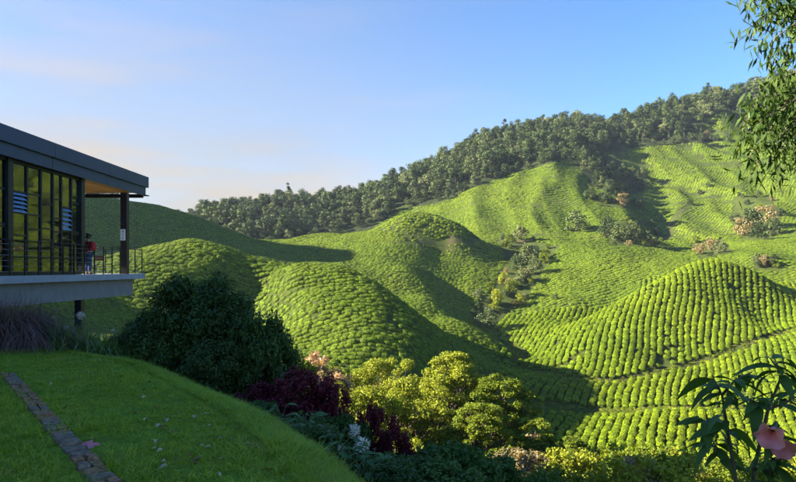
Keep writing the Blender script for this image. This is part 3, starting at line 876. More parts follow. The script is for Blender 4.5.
# ---- visitor on the terrace
def skin_mesh(name, joints, edges, mat, parent, sub=2, root=0):
    me = bpy.data.meshes.new(name)
    me.from_pydata([j[:3] for j in joints], edges, [])
    o = obj(name, me, parent)
    o.modifiers.new('skin', 'SKIN'); sv = me.skin_vertices
    if not sv:
        bpy.context.view_layer.objects.active = o; bpy.ops.mesh.customdata_skin_add(); sv = me.skin_vertices
    for i, j in enumerate(joints):
        r = j[3]; sv[0].data[i].radius = (r, r) if not isinstance(r, tuple) else r
        sv[0].data[i].use_root = i == root
    sd = o.modifiers.new('smooth', 'SUBSURF'); sd.levels = sub; sd.render_levels = sub
    o.modifiers['skin'].use_smooth_shade = True
    me.materials.append(mat)
    return o
M_SKIN = plain('skin', (.40, .22, .15), .55, .3, var=.06)
M_HAIR = plain('dark_hair', (.012, .010, .009), .5, .3)
M_JEANS = plain('blue_denim', (.035, .055, .12), .85, .1, var=.2, scale=20)
M_SHOE = plain('dark_shoes', (.03, .03, .035), .6, .3)
M_RED = plain('red_nylon', (.42, .018, .022), .55, .3, var=.15, scale=8)
def plaid():
    m, nt, out = new_mat('red_black_plaid')
    tc = nt.nodes.new('ShaderNodeTexCoord')
    w = []
    for ax in ('X', 'Z'):
        n = nt.nodes.new('ShaderNodeTexWave'); n.bands_direction = ax; n.inputs['Scale'].default_value = 3.2; n.inputs['Distortion'].default_value = .3
        nt.links.new(tc.outputs['Object'], n.inputs['Vector']); w.append(maprange(nt, n.outputs['Fac'], .4, .6))
    c = mixcol(nt, w[0], (.32, .02, .025), (.05, .012, .015)); c = mixcol(nt, w[1], c, mixcol(nt, w[0], (.16, .015, .018), (.012, .010, .012)))
    principled(nt, out, c, .85, .1); return m
M_PLAID = plaid()
P0 = Vector((-13.56, 28.0, DZ + .002))
man = empty('person', P0, math.radians(-28))
tag(man, 'person with dark hair in red and black jacket and jeans standing at the railing', 'person')
# faces +Y in its own frame, forearms raised to the rail
J = [(0,0,.93,.125),(0,-.01,1.08,.12),(0,-.015,1.25,.14),(0,-.02,1.40,.125),(0,-.01,1.48,.055),(0,.01,1.55,.06),(0,.02,1.60,.085),(0,.02,1.66,.088),
     (.10,0,.86,.095),(.11,.01,.48,.065),(.12,-.02,.10,.045),(.13,.10,.04,.04),
     (-.10,0,.86,.095),(-.11,.03,.48,.065),(-.12,.0,.10,.045),(-.13,.12,.04,.04),
     (.18,-.02,1.38,.06),(.25,.02,1.14,.045),(.20,.26,1.16,.035),(.19,.33,1.17,.03),
     (-.18,-.02,1.38,.06),(-.26,.0,1.13,.045),(-.20,.24,1.14,.035),(-.19,.31,1.15,.03)]
Ed = [(0,1),(1,2),(2,3),(3,4),(4,5),(5,6),(6,7),(0,8),(8,9),(9,10),(10,11),(0,12),(12,13),(13,14),(14,15),(3,16),(16,17),(17,18),(18,19),(3,20),(20,21),(21,22),(22,23)]
for hand, s in ((19, 1), (23, -1)):
    hx, hy, hz = J[hand][:3]
    for q in range(5):
        ang = (q - 1.5) * .018
        if q == 4: pts = [(hx - s * .035, hy + .01, hz, .010), (hx - s * .055, hy + .045, hz - .005, .009)]
        else:
            ln = (.075, .085, .08, .06)[q]
            pts = [(hx + s * ang, hy + .05, hz, .010), (hx + s * ang * 1.1, hy + .05 + ln * .6, hz - .015, .009), (hx + s * ang * 1.1, hy + .05 + ln * .8, hz - .05, .008)]
        prev = hand
        for p in pts: J.append(p); Ed.append((prev, len(J) - 1)); prev = len(J) - 1
skin_mesh('body', J, Ed, M_SKIN, man)
C_ = lambda idx, g: [(J[i][0], J[i][1], J[i][2], J[i][3] + g) for i in idx]
ids = [0,1,2,3,16,17,18,20,21,22]; mp = {j: q for q, j in enumerate(ids)}
skin_mesh('jacket', C_(ids, .028), [(mp[a], mp[b]) for a, b in Ed if a in mp and b in mp], M_PLAID, man)
ids = [0,8,9,10,12,13,14]; mp = {j: q for q, j in enumerate(ids)}
skin_mesh('jeans', C_(ids, .022), [(mp[a], mp[b]) for a, b in Ed if a in mp and b in mp], M_JEANS, man)
for a, b in ((10, 11), (14, 15)):
    skin_mesh('shoe', [(J[a][0], J[a][1] - .03, .045, .052), (J[a][0], J[a][1] + .06, .045, .05), (J[b][0], J[b][1] + .05, .035, .038)], [(0, 1), (1, 2)], M_SHOE, man)
skin_mesh('hair', [(0,-.015,1.60,.075),(0,-.012,1.66,.098),(0,.02,1.715,.085)], [(0,1),(1,2)], M_HAIR, man, root=1)
m = MB()
for s in (-1, 1):
    m.lathe([(.002,-.012),(.010,-.008),(.012,0),(.010,.008),(.002,.012)], 8, c=(s * .034, .098, 1.645))
m.build('eyes', M_HAIR, man)
skin_mesh('nose', [(0,.10,1.645,.010),(0,.125,1.615,.014),(0,.11,1.60,.010)], [(0,1),(1,2)], M_SKIN, man, 1)
for s in (-1, 1): skin_mesh('ear', [(s*.088,.01,1.655,.014),(s*.098,.0,1.635,.018),(s*.088,.01,1.61,.012)], [(0,1),(1,2)], M_SKIN, man, 1)
bag = empty('backpack', P0 + Vector((.30, -.20, .95)), math.radians(20))
tag(bag, 'red backpack carried on the right shoulder of the person at the railing', 'backpack')
bag.location = P0 + Vector((.26, -.08, 1.04)); bag.scale = (.72, .72, .9)
m = MB()
prof = [(.05,-.0),(.145,.02),(.165,.10),(.165,.26),(.14,.36),(.07,.41)]
m.lathe(prof, 14)
o = m.build('bag', M_RED, bag, smooth=True); o.scale = (1, .72, 1)
m = MB(); m.lathe([(.03,0),(.10,.01),(.11,.08),(.09,.15),(.03,.17)], 12); o = m.build('front_pocket', M_RED, bag, smooth=True, loc=(0, -.075, .05)); o.scale = (1, .6, 1)
m = MB(); m.tube([(-.08,.10,.36),(-.17,.12,.42),(-.22,.02,.36),(-.14,.06,.12)], .014, 6); m.build('strap', M_HAIR, bag, smooth=True)
# ------------------------------------------------------------------ trees and shrubs
M_BARK = plain('bark', (.085, .060, .040), .9, .1, var=.4, scale=9, bmp=.5)
M_PALEBARK = plain('pale_bark', (.12, .092, .065), .9, .1, var=.35, scale=7, bmp=.4)
L_FOREST = leaf_mat('forest_leaves', (.018, .040, .014), (.070, .105, .026), (.075, .10, .03), trans=.05, rough=.6, spec=.15, objvar=.55)
L_FOREST2 = leaf_mat('grey_forest_leaves', (.024, .050, .018), (.092, .130, .036), (.12, .135, .05), trans=.05, rough=.6, spec=.15, objvar=.55)
L_YELLOW = leaf_mat('yellow_green_leaves', (.12, .17, .014), (.35, .38, .035), (.28, .26, .035), trans=.35, spec=.15, rough=.6, objvar=.25)
L_GREEN = leaf_mat('fresh_green_leaves', (.06, .105, .010), (.20, .25, .018), (.15, .15, .02), trans=.32, spec=.15, rough=.6, objvar=.25)
L_TAN = leaf_mat('tan_leaves', (.17, .13, .06), (.32, .25, .12), (.20, .18, .06), trans=.30, objvar=.3)
L_PINK = leaf_mat('pinkish_dry_leaves', (.24, .14, .085), (.42, .28, .17), None, trans=.30)
L_DARK = leaf_mat('dark_glossy_leaves', (.024, .054, .013), (.070, .125, .026), None, trans=.18, rough=.55, spec=.18)
L_RED = leaf_mat('burgundy_leaves', (.040, .007, .012), (.16, .018, .030), None, trans=.25, rough=.5, spec=.2)
L_MIDGREEN = leaf_mat('mid_green_leaves', (.030, .075, .014), (.075, .155, .028), (.07, .12, .03), trans=.25, rough=.55, spec=.18)
L_DRY = leaf_mat('dry_brown_stems', (.10, .058, .050), (.22, .14, .115), None, trans=.1, rough=.8)
def limb_path(a, b, sag=0.0, n=4, jit=.05):
    a, b = np.array(a, float), np.array(b, float); L = np.linalg.norm(b - a)
    t = np.linspace(0, 1, n)[:, None]
    p = a + (b - a) * t; p[:, 2] += sag * L * np.sin(t[:, 0] * np.pi)
    p[1:-1] += rng.normal(size=(n - 2, 3)) * L * jit
    return p
def forest_tree(k):
    """one far tree about 10 m tall: trunk mesh and crown mesh"""
    h = (8.5, 9.5, 7.5, 13.0, 8, 10, 8.5, 14)[k]; slim = k in (3, 7)
    w = (4.2, 3.7, 4.6, 2.6, 4.2, 3.4, 4.8, 3.0)[k]
    t = MB(); t.tube(limb_path((0, 0, -1.0), (rng.normal() * .3, rng.normal() * .3, h * .8), n=5, jit=.015), [.24, .20, .15, .10, .04], 6)
    blobs = []
    nb = 15 if not slim else 16
    for q in range(nb):
        a = rng.uniform(0, 2 * np.pi); rad = w * rng.uniform(.2, .74)
        zz = h * (rng.uniform(.14, .90) if not slim else rng.uniform(.3, .95))
        rad *= 1.0 - .7 * max(0, (zz / h - .55) / .45)
        c = np.array((rad * math.cos(a), rad * math.sin(a), zz)); r = w * rng.uniform(.26, .42)
        blobs.append((c, np.array((r, r, r * rng.uniform(.6, .85)))))
        t.tube(limb_path((0, 0, zz * .72), c, .05, 3), [.08, .05, .02], 4)
    P, N = blob_points(blobs, 1100 if not slim else 800, .5)
    Q = leaf_quads(P, N * 1.3 + rng.normal(size=P.shape) * .4 + np.array((0, 0, .3)), rng.uniform(.4, .75, len(P)), rng.uniform(.3, .5, len(P)), fold=.15)
    return t.mesh('trunk', M_BARK, True), quads_mesh('crown', Q, L_FOREST2 if k in (2, 4, 7) else L_FOREST, rng.random(len(Q)))
FT = [forest_tree(k) for k in range(8)]
def joined(trunk, crown, name):
    bm = bmesh.new(); bm.from_mesh(trunk); nf = len(bm.faces); bm.from_mesh(crown)
    bm.faces.ensure_lookup_table()
    for i in range(nf, len(bm.faces)): bm.faces[i].material_index = 1
    me = bpy.data.meshes.new(name); bm.to_mesh(me); bm.free()
    me.materials.append(trunk.materials[0]); me.materials.append(crown.materials[0])
    return me
def forest():
    xs, ys = np.meshgrid(np.arange(-190, 380, 4.6), np.arange(228, 462, 4.6), indexing='ij')
    x = (xs + rng.uniform(-2.1, 2.1, xs.shape)).ravel(); y = (ys + rng.uniform(-2.1, 2.1, xs.shape)).ravel()
    z = height_fast(x, y); u, v = to_px(x, y, z)
    ok = forest_mask(u, v, y) & (u > -20) & (u < 850)
    ok |= (y > 300) & (u > 120) & (u < 275) & (v > 200)
    x, y, z, u, v = x[ok], y[ok], z[ok], u[ok], v[ok]
    ok = ground_vis(x, y, z, 11.0); x, y, z, u, v = x[ok], y[ok], z[ok], u[ok], v[ok]
    n = len(x)
    k = rng.choice(8, n, p=[.22, .16, .18, .006, .18, .11, .138, .006])
    s = .55 + .6 * rng.random(n) ** 1.4 * np.where(rng.random(n) < .10, 1.22, 1.0)
    edge = np.interp(u, FB[:, 0], FB[:, 1]) - v
    s *= np.where(edge < 7, .62, 1.0)                                  # lower growth along the tea
    return x, y, z, u, v, k, s
fx, fy, fz, fu, fv, fk, fs = forest()
print('forest trees', len(fx))
KINDS = {0: 'round dark broadleaf tree', 1: 'dark upright broadleaf tree', 2: 'broad grey green tree', 3: 'tall slender tree with high crown',
         4: 'bushy grey green tree', 5: 'narrow dark forest tree', 6: 'wide spreading dark tree', 7: 'tall pale trunked tree with sparse crown'}
vis_exact = ground_vis(fx, fy, fz, 7.0) & (fu > 150) & (fu < 796)
size = np.where(vis_exact, fs / fy, 0)
order = np.argsort(-size)[:300]
one = np.zeros(len(fx), bool); one[order] = True
for i in order:
    k = int(fk[i]); rz = rng.uniform(0, 6.28)
    e = empty('forest_tree', (fx[i], fy[i], fz[i]), rz)
    e.scale = (fs[i], fs[i], fs[i] * rng.uniform(.9, 1.15))
    obj('trunk', FT[k][0], e); obj('crown', FT[k][1], e)
    where = 'on the wooded ridge above the tea slopes' if fu[i] > 400 else 'in the wood behind the middle tea ridge'
    tag(e, KINDS[k] + ' ' + where, 'tree', KINDS[k] + 's ' + where)
m = ~one
scatter('forest', np.stack([fx, fy, fz], 1)[m], np.stack([np.zeros(m.sum()), np.zeros(m.sum()), rng.uniform(0, 6.28, m.sum())], 1),
        np.stack([fs[m], fs[m], fs[m] * rng.uniform(.85, 1.15, m.sum())], 1), fk[m], [joined(a, b, 'forest_tree') for a, b in FT],
        'dense dark green forest covering the upper mountain ridge', 'forest')

# ---- a generic shrub or small tree built from clumps of leaves on real branches
def clump_plant(h, w, n_clump, n_leaf, leaf, lw, trunk_h=.25, clump=.5, mat=L_GREEN, bark=M_BARK, trunk_r=.05, flat=.8, multi=1, top_bias=.0, bias=.5, peak=0.0):
    t = MB(); blobs = []
    for s in range(multi):
        bx, by = (rng.normal(size=2) * w * .12 if multi > 1 else (0, 0))
        tp = (bx * 2 + rng.normal() * w * .06, by * 2 + rng.normal() * w * .06, h * (.78 if multi == 1 else .6))
        path = limb_path((bx, by, -.3), tp, 0, 6, .02)
        t.tube(path, np.linspace(trunk_r, trunk_r * .3, 6).tolist(), 6)
        for q in range(n_clump // multi):
            f = rng.uniform(trunk_h, 1.0) ** (1 - top_bias * .5)
            a = rng.uniform(0, 2 * np.pi)
            prof = math.sin(min(1, max(.12, (f - trunk_h) / (1 - trunk_h)) * .82 + .14) * math.pi) ** .6
            prof *= 1 - peak * max(0, (f - .3) / .7) ** 1.5
            rad = w * .5 * prof * math.sqrt(rng.uniform(.15, 1))
            c = np.array((bx + rad * math.cos(a), by + rad * math.sin(a), h * (trunk_h + (f - trunk_h) * .95)))
            k = min(5, max(0, f * .75 * 6)); st = path[int(max(0, min(4, k - 1)))]
            t.tube(limb_path(st, c, .08, 4, .06), [trunk_r * .38, trunk_r * .28, trunk_r * .18, trunk_r * .06], 4)
            r = clump * rng.uniform(.7, 1.25)
            blobs.append((c, np.array((r, r, r * flat))))
    P, N = blob_points(blobs, n_leaf, .85)
    Q = leaf_quads(P, N * bias + rng.normal(size=P.shape) * .5 + np.array((0, 0, .35)), leaf * rng.uniform(.7, 1.3, n_leaf), lw * rng.uniform(.8, 1.2, n_leaf), fold=.12)
    return t.mesh('trunk', bark, True), quads_mesh('crown', Q, mat)
def plant(name, meshes, loc, rz=0, s=1.0, sz=None, label='', cat='tree', group=None, names=('trunk', 'crown')):
    e = empty(name, loc, rz); e.scale = (s, s, s * (sz or 1))
    obj(names[0], meshes[0], e); obj(names[1], meshes[1], e)
    return tag(e, label, cat, group)
def G(x, y): return float(height(np.array(float(x)), np.array(float(y))))
def at_px(u, d): x = (u - CU) / F * d; return Vector((x, d, G(x, d)))
# trees and thickets among the far tea
SM = [clump_plant(6, 6, 22, 1500, .5, .36, .15, 1.15, mat) for mat in (L_GREEN, L_FOREST2, L_FOREST, L_TAN, L_YELLOW)]
far_spots = [  # u, v of foot, height in metres, kind, label
 (577,232,8.0,2,'round dark tree standing alone above the earth track'),
 (604,238,4.5,1,'grey green bush at the right end of the earth track'),
 (520,241,5.0,1,'grey green tree where the gully meets the track'),(508,246,4.2,0,'green bush at the head of the gully'),
 (488,329,5.0,1,'pale bushy tree alone at the foot of the shaded gully'),
 (478,301,3.2,1,'pale low bush at the shadow edge in the gully'),(497,305,3.6,4,'yellow green bush in the lower gully'),
 (512,296,4.2,0,'green bush in the middle of the gully'),(524,284,4.5,1,'grey bush on the sunny side of the gully'),
 (536,274,4.5,1,'grey tree near the top of the gully thicket'),(545,264,4.0,0,'green bush at the top of the gully thicket'),
 (528,262,5.0,1,'tall grey tree in the upper gully'),(518,270,4.0,2,'dark bush in the upper gully'),(505,285,3.5,4,'small yellow green bush in the gully bottom'),(520,305,3.0,4,'low yellow green bush by the knoll'),
 (742,236,6.5,3,'tan dry tree in the thicket on the right slope'),(752,232,8.5,1,'tall grey tree in the thicket on the right slope'),(764,228,7.5,3,'tan spreading tree topping the right thicket'),(772,236,6.0,2,'dark tree under the right thicket'),(758,240,5.0,2,'dark bush at the foot of the right thicket'),(736,226,4.5,1,'grey bush at the edge of the right thicket'),
 (618,242,5.5,2,'dark tree below the central slope'),(632,240,6.5,1,'tall grey tree below the central slope'),(644,243,5.0,2,'dark bush beside the shaded side valley'),(608,232,5.0,2,'dark bush on the central slope edge'),(655,247,3.5,1,'grey bush at the mouth of the side valley'),
 (700,254,3.2,3,'tan dry bush behind the round mound'),(712,251,3.6,3,'pinkish dry bush behind the round mound'),(722,252,3.0,1,'grey bush behind the round mound'),
 (764,266,3.0,3,'orange brown bush in the field behind the mound'),(775,268,2.2,0,'small green bush in the field behind the mound'),
 (590,200,5.0,1,'grey bush under the wooded belt'),(605,203,5.5,1,'pale bush under the wooded belt'),(622,206,5.0,3,'tan bush under the wooded belt'),(640,208,4.5,1,'grey bush at the end of the wooded belt'),
 (706,140,6.0,3,'tan tree below the bright grassy knoll'),(716,142,5.0,1,'grey bush below the bright grassy knoll'),(730,142,6.0,1,'grey tree at the foot of the bright knoll'),
 (555,300,1.8,2,'dark low bush on the middle knoll'),(690,205,3.0,2,'dark bush in the upper side valley'),(700,195,3.0,2,'dark bush on the edge of the upper side valley'),(708,188,3.0,2,'dark bush high in the upper side valley'),
]
for u, v, h, k, lab in far_spots:
    p = pick(u, v, 60)
    plant('hill_tree' if h > 4.4 else 'hill_bush', SM[k], p, rng.uniform(0, 6.28), h / 6 * rng.uniform(.95, 1.1), rng.uniform(.9, 1.05), lab, 'tree' if h > 4.4 else 'bush')
# more low scrub filling the rough patches
GRN = ['grey green scrub bush', 'dark scrub bush', 'green scrub bush']
for pi, poly in enumerate(SCRUB):
    us = [p[0] for p in poly]; vs_ = [p[1] for p in poly]; n = 0
    while n < (34, 26, 22, 12, 10, 6)[pi]:
        u, v = rng.uniform(min(us), max(us)), rng.uniform(min(vs_), max(vs_))
        if not in_poly(np.array(u), np.array(v), poly): continue
        p = pick(u, v, 60); k = int(rng.choice([0, 1, 2, 3, 4], p=[.25, .35, .2, .1, .1]))
        plant('scrub_bush', SM[k], p, rng.uniform(0, 6.28), rng.uniform(.22, .5), rng.uniform(.8, 1.1),
              'low scrub bush in the rough ground ' + ('of the gully', 'of the right thicket', 'below the central slope', 'behind the round mound', 'under the wooded belt', 'of the far field')[pi], 'bush',
              'scrub bushes ' + ('in the gully', 'in the right thicket', 'below the central slope', 'behind the mound', 'under the wooded belt', 'in the far field')[pi])
        n += 1

# ---- sunlit trees below the lawn
T_UMB = clump_plant(8.4, 5.0, 84, 18360, .18, .115, .40, .52, L_YELLOW, M_PALEBARK, .13, .62, top_bias=.5)
T_GRN = clump_plant(8.0, 5.0, 84, 19440, .18, .115, .34, .52, L_GREEN, M_PALEBARK, .13, .65, top_bias=.35)
T_BUSHY = clump_plant(6.5, 6.4, 99, 21262, .18, .11, .10, .56, L_YELLOW, M_PALEBARK, .12, .8, multi=3)
T_TAN = clump_plant(5.0, 4.0, 44, 9450, .22, .11, .12, .50, L_PINK, M_PALEBARK, .08, .9, multi=2)
T_TAN2 = clump_plant(4.0, 4.4, 44, 9450, .22, .13, .10, .50, L_TAN, M_PALEBARK, .07, .8, multi=3)
T_SMALL = clump_plant(5.0, 3.2, 30, 6210, .24, .14, .25, .48, L_GREEN, M_PALEBARK, .08, .7)
mid = [  # name, mesh, u, top v, distance, natural height, label
 ('airy_tree', T_UMB, 452, 351, 56, 8.4, 'slender yellow green tree with clumped umbrella crown and bare pale trunk'),
 ('airy_tree', T_GRN, 500, 374, 53, 8.0, 'mid green layered tree with dark pale-stemmed trunk beside the umbrella crowned tree'),
 ('bushy_tree', T_BUSHY, 384, 360, 60, 6.5, 'broad yellow green bushy tree behind the burgundy shrub'),
 ('bushy_tree', T_BUSHY, 418, 378, 50, 6.5, 'yellow green bushy tree between the broad tree and the umbrella crowned tree'),
 ('dry_tree', T_TAN, 312, 352, 56, 5.0, 'pinkish tan feathery tree above the burgundy shrub'),
 ('dry_tree', T_TAN2, 338, 372, 54, 4.0, 'low tan brown tree between the pinkish tree and the broad tree'),
 ('young_tree', T_SMALL, 283, 348, 58, 5.0, 'small yellow green tree at the edge of the dark round bush'),
 ('young_tree', T_SMALL, 536, 421, 50, 5.0, 'small green tree in front of the lowest tea strip'),
 ('young_tree', T_SMALL, 297, 362, 52, 5.0, 'small green tree at the foot of the pinkish tan tree'),
 ('young_tree', T_SMALL, 575, 438, 46, 5.0, 'low green tree half hidden in the yellow scrub'),
 ('bushy_tree', T_BUSHY, 362, 385, 47, 6.5, 'bushy yellow tree close behind the white flower heads'),
 ('airy_tree', T_GRN, 478, 402, 47, 8.0, 'green tree with hanging lower branches in front of the two slender trees'),
]
for nm, ms, u, vt, d, h, lab in mid:
    p = at_px(u, d); top = (CV - vt) / F * d
    sz = (top - p.z) / h
    if nm == 'bushy_tree': s = min(1.2, max(.8, sz * 1.12))
    else: s = min(1.3, max(.85, sz ** .5 * 1.15))
    plant(nm, ms, p, rng.uniform(0, 6.28), s, sz / s, lab, 'tree')
# undergrowth on the slope
U_SH = [clump_plant(1.6, 2.4, 26, 2600, .15, .09, .05, .38, mat, M_BARK, .03, .8, multi=3) for mat in (L_YELLOW, L_GREEN, L_TAN, L_MIDGREEN)]
UNAME = ['yellow green shrub', 'green shrub', 'tan dry shrub', 'dark green shrub']
cnt = 0
while cnt < 190:
    d = rng.uniform(26, 74); u = rng.uniform(255, 800)
    if d > 62 and (u > 555 or u < 300): continue
    if d < 36 and u > 380 and rng.random() < .4: continue
    p = at_px(u, d); uu, vv = to_px(p.x, p.y, p.z + 1.0)
    if vv > 520: continue
    pr = [.48, .32, .14, .06] if u < 560 else [.54, .26, .16, .04]
    k = int(rng.choice(4, p=pr)); s = rng.uniform(.7, 1.5)
    where = 'below the slender trees' if u < 560 else 'in front of the lowest tea strip'
    plant('slope_shrub', U_SH[k], p, rng.uniform(0, 6.28), s, rng.uniform(.8, 1.2), UNAME[k] + ' on the sunlit slope ' + where, 'shrub', UNAME[k] + 's ' + where, ('stems', 'foliage'))
    cnt += 1

# ---- weeds and rough grass on the valley floor, the banks and along the tracks
def weeds():
    x = rng.uniform(8, 95, 60000); y = rng.uniform(62, 150, 60000); z = height_fast(x, y); u, v = to_px(x, y, z)
    pdn = path_dist(x, y)
    ok = (u > 470) & (u < 830) & (((pdn < .9) & (rng.random(len(x)) < .5)) | in_poly(u, v, FLOOR) & (rng.random(len(x)) < .35) | ((y < 76) & (rng.random(len(x)) < .3)))
    ok &= (pdn < -.1) | (pdn > .05) | (rng.random(len(x)) < .5)
    x, y, z = x[ok], y[ok], z[ok]; n = len(x)
    s = rng.uniform(.10, .34, n)
    return np.stack([x, y, z], 1), np.stack([np.zeros(n), np.zeros(n), rng.uniform(0, 6.28, n)], 1), np.stack([s, s, s * rng.uniform(.4, 1.0, n)], 1), rng.choice(3, n, p=[.35, .5, .15])
wP, wE, wS, wI = weeds()
print('weeds', len(wP))
scatter('valley_weeds', wP, wE, wS, wI, [quads_mesh('weed', leaf_quads(*(lambda PN: (PN[0], PN[1] + rng.normal(size=PN[0].shape) * .5))(blob_points([((0, 0, .5), (1.1, 1.1, .7))], 160, .7)), .45, .16), mt) for mt in (L_YELLOW, L_GREEN, L_TAN)],
        'rough green weeds on the valley floor and the banks between the tea strips', 'weeds')
# ------------------------------------------------------------------ lawn grass, edging, plants near the camera
L_GRASS = leaf_mat('grass_blades', (.18, .29, .010), (.35, .48, .030), (.33, .37, .05), trans=.3, rough=.5, spec=.2, objvar=.3)
def grass_patches():
    nt = L_GRASS.node_tree
    hs = [n for n in nt.nodes if n.bl_idname == 'ShaderNodeHueSaturation'][0]
    src = hs.inputs['Color'].links[0].from_socket
    c = mixcol(nt, maprange(nt, noise(nt, .9, 4), .40, .68, 0, .55), src, (.19, .31, .02))
    c = mixcol(nt, maprange(nt, noise(nt, 2.3, 4), .60, .72, 0, .6), c, (.32, .30, .07))
    nt.links.new(c, hs.inputs['Color'])
grass_patches()
def tuft(seed, n, h, spread):
    r = np.random.default_rng(seed)
    a = r.uniform(0, 6.283, n); b = np.stack([r.normal(size=n) * spread, r.normal(size=n) * spread, np.full(n, -.01)], 1)
    lean = np.stack([np.cos(a), np.sin(a), np.zeros(n)], 1); hh = h * r.uniform(.5, 1.2, n)[:, None]; w = np.stack([-np.sin(a), np.cos(a), np.zeros(n)], 1) * .0026
    m = b + lean * hh * .4 + np.array((0, 0, 1)) * hh * .5; t = b + lean * hh * r.uniform(.7, 1.3, n)[:, None] + np.array((0, 0, 1)) * hh * .7
    Q1 = np.stack([b - w, b + w, m + w * .9, m - w * .9], 1); Q2 = np.stack([m - w * .9, m + w * .9, t + w * .15, t - w * .15], 1)
    v = r.random(n)
    return quads_mesh('grass_tuft', np.concatenate([Q1, Q2]), L_GRASS, np.concatenate([v, v]))
TUFT = [tuft(300 + k, 14, .045, .022) for k in range(5)] + [tuft(320 + k, 16, .10, .03) for k in range(2)]
def grass():
    n = 120000
    d = rng.uniform(3.9 ** .5, 15.2 ** .5, n) ** 2
    u = rng.uniform(-25, 420, n); y = d; x = (u - CU) / F * d
    s = edge_dist(x, y)
    ok = (s < .7) & ~((s > .35) & (rng.random(n) < .5))
    a, b = np.array((-6.25, 10.25)), np.array((-2.05, 4.75)); dd = (b - a) / np.linalg.norm(b - a)
    off = np.abs((x - a[0]) * dd[1] - (y - a[1]) * dd[0]); along = (x - a[0]) * dd[0] + (y - a[1]) * dd[1]
    ok &= ~((off < .13) & (along > -.1)) | ((rng.random(n) < .16) & (along > 0))
    x, y, s = x[ok], y[ok], s[ok]; n = len(x)
    z = height(x, y) + .014
    big = (s > .1) | (rng.random(n) < .03)
    E = np.stack([rng.normal(size=n) * .15, rng.normal(size=n) * .15, rng.uniform(0, 6.28, n)], 1)
    patch = .95 + .2 * np.sin(x * 1.9 + 1.3 * np.sin(y * 1.4)) * np.sin(y * 1.7)
    S = (rng.uniform(.7, 1.25, n) * patch)[:, None] * np.ones(3)
    idx = np.where(big, rng.integers(5, 7, n), rng.integers(0, 5, n))
    return np.stack([x, y, z], 1), E, S, idx
gP, gE, gS, gI = grass()
print('grass tufts', len(gP))
scatter('lawn_grass', gP, gE, gS, gI, TUFT, 'short mown green grass covering the sloping lawn', 'grass')

# ---- strip of old stones let into the lawn
M_STONE = plain('weathered_stone', (.24, .135, .07), .9, .15, var=.5, scale=22, bmp=.6)
M_STONE2 = plain('mossy_grey_stone', (.17, .13, .09), .9, .15, var=.5, scale=18, bmp=.6)
edging = empty('stone_edging', (-4.2, 7.5, LAWN_Z))
tag(edging, 'narrow strip of weathered stones let into the lawn', 'edging')
a, b = Vector((-6.25, 10.25, 0)), Vector((-2.05, 4.75, 0)); dr = (b - a).normalized(); nr_ = Vector((dr.y, -dr.x, 0)); t = 0.0; L_ = (b - a).length
while t < L_:
    ln = random.uniform(.16, .34); split = random.random() < .4
    for side in ((-1, 1) if split else (0,)):
        w = .052 if split else .105
        c = a + dr * (t + ln / 2) + nr_ * side * .055
        m = MB(); hx, hy, hz = ln / 2 - .012, w - .006, .055
        vs2 = []
        for zz, k_ in ((-hz, 1.0), (hz * .55, 1.0), (hz, .86)):
            for sx, sy in ((-1, -1), (1, -1), (1, 1), (-1, 1)):
                vs2.append((sx * hx * k_ + random.uniform(-.012, .012), sy * hy * k_ + random.uniform(-.010, .010), zz + random.uniform(-.006, .006)))
        m.add(vs2, [(0, 3, 2, 1), (8, 9, 10, 11)] + [(q * 4 + i, q * 4 + (i + 1) % 4, q * 4 + 4 + (i + 1) % 4, q * 4 + 4 + i) for q in range(2) for i in range(4)])
        zc = G(c.x, c.y) + random.uniform(-.012, .012)
        m.build('stone', random.choice([M_STONE, M_STONE, M_STONE2]), edging, loc=Vector((c.x, c.y, zc)) - edging.location, rot=(random.uniform(-.05, .05), random.uniform(-.05, .05), math.atan2(dr.y, dr.x) + random.uniform(-.05, .05)))
    t += ln + random.uniform(.0, .02)

# ---- leaf shapes
def leaf_shape(name, L, W, mat, droop=.3, fold=.25, n=6, tip=1.0, wave=0.0, both=None):
    """a pointed leaf along +X with a folded midrib, curving down"""
    V, Fc = [], []
    for i in range(n + 1):
        t = i / n; w = W * .5 * (math.sin(math.pi * t ** .8) ** .9 if 0 < t < 1 else .02)
        x = L * t * (1 - droop * .25 * t); z = -droop * L * t * t * .8
        wz = wave * W * math.sin(t * 9)
        V += [(x, -w, z + w * fold + wz), (x, 0, z), (x, w, z + w * fold - wz)]
    for i in range(n):
        for k in range(2):
            q = i * 3 + k; Fc.append((q, q + 3, q + 4, q + 1))
    me = bpy.data.meshes.new(name); me.from_pydata(V, [], Fc); me.materials.append(mat)
    a = me.attributes.new('var', 'FLOAT', 'FACE'); a.data.foreach_set('value', [.35 + .3 * random.random()] * len(Fc))
    me.polygons.foreach_set('use_smooth', [True] * len(Fc)); me.update()
    return me
def aim(d, roll=0.0):
    """Euler that turns +X towards d keeping +Z up"""
    d = Vector(d).normalized(); q = d.to_track_quat('X', 'Z')
    return (q @ Euler((roll, 0, 0)).to_quaternion()).to_euler()

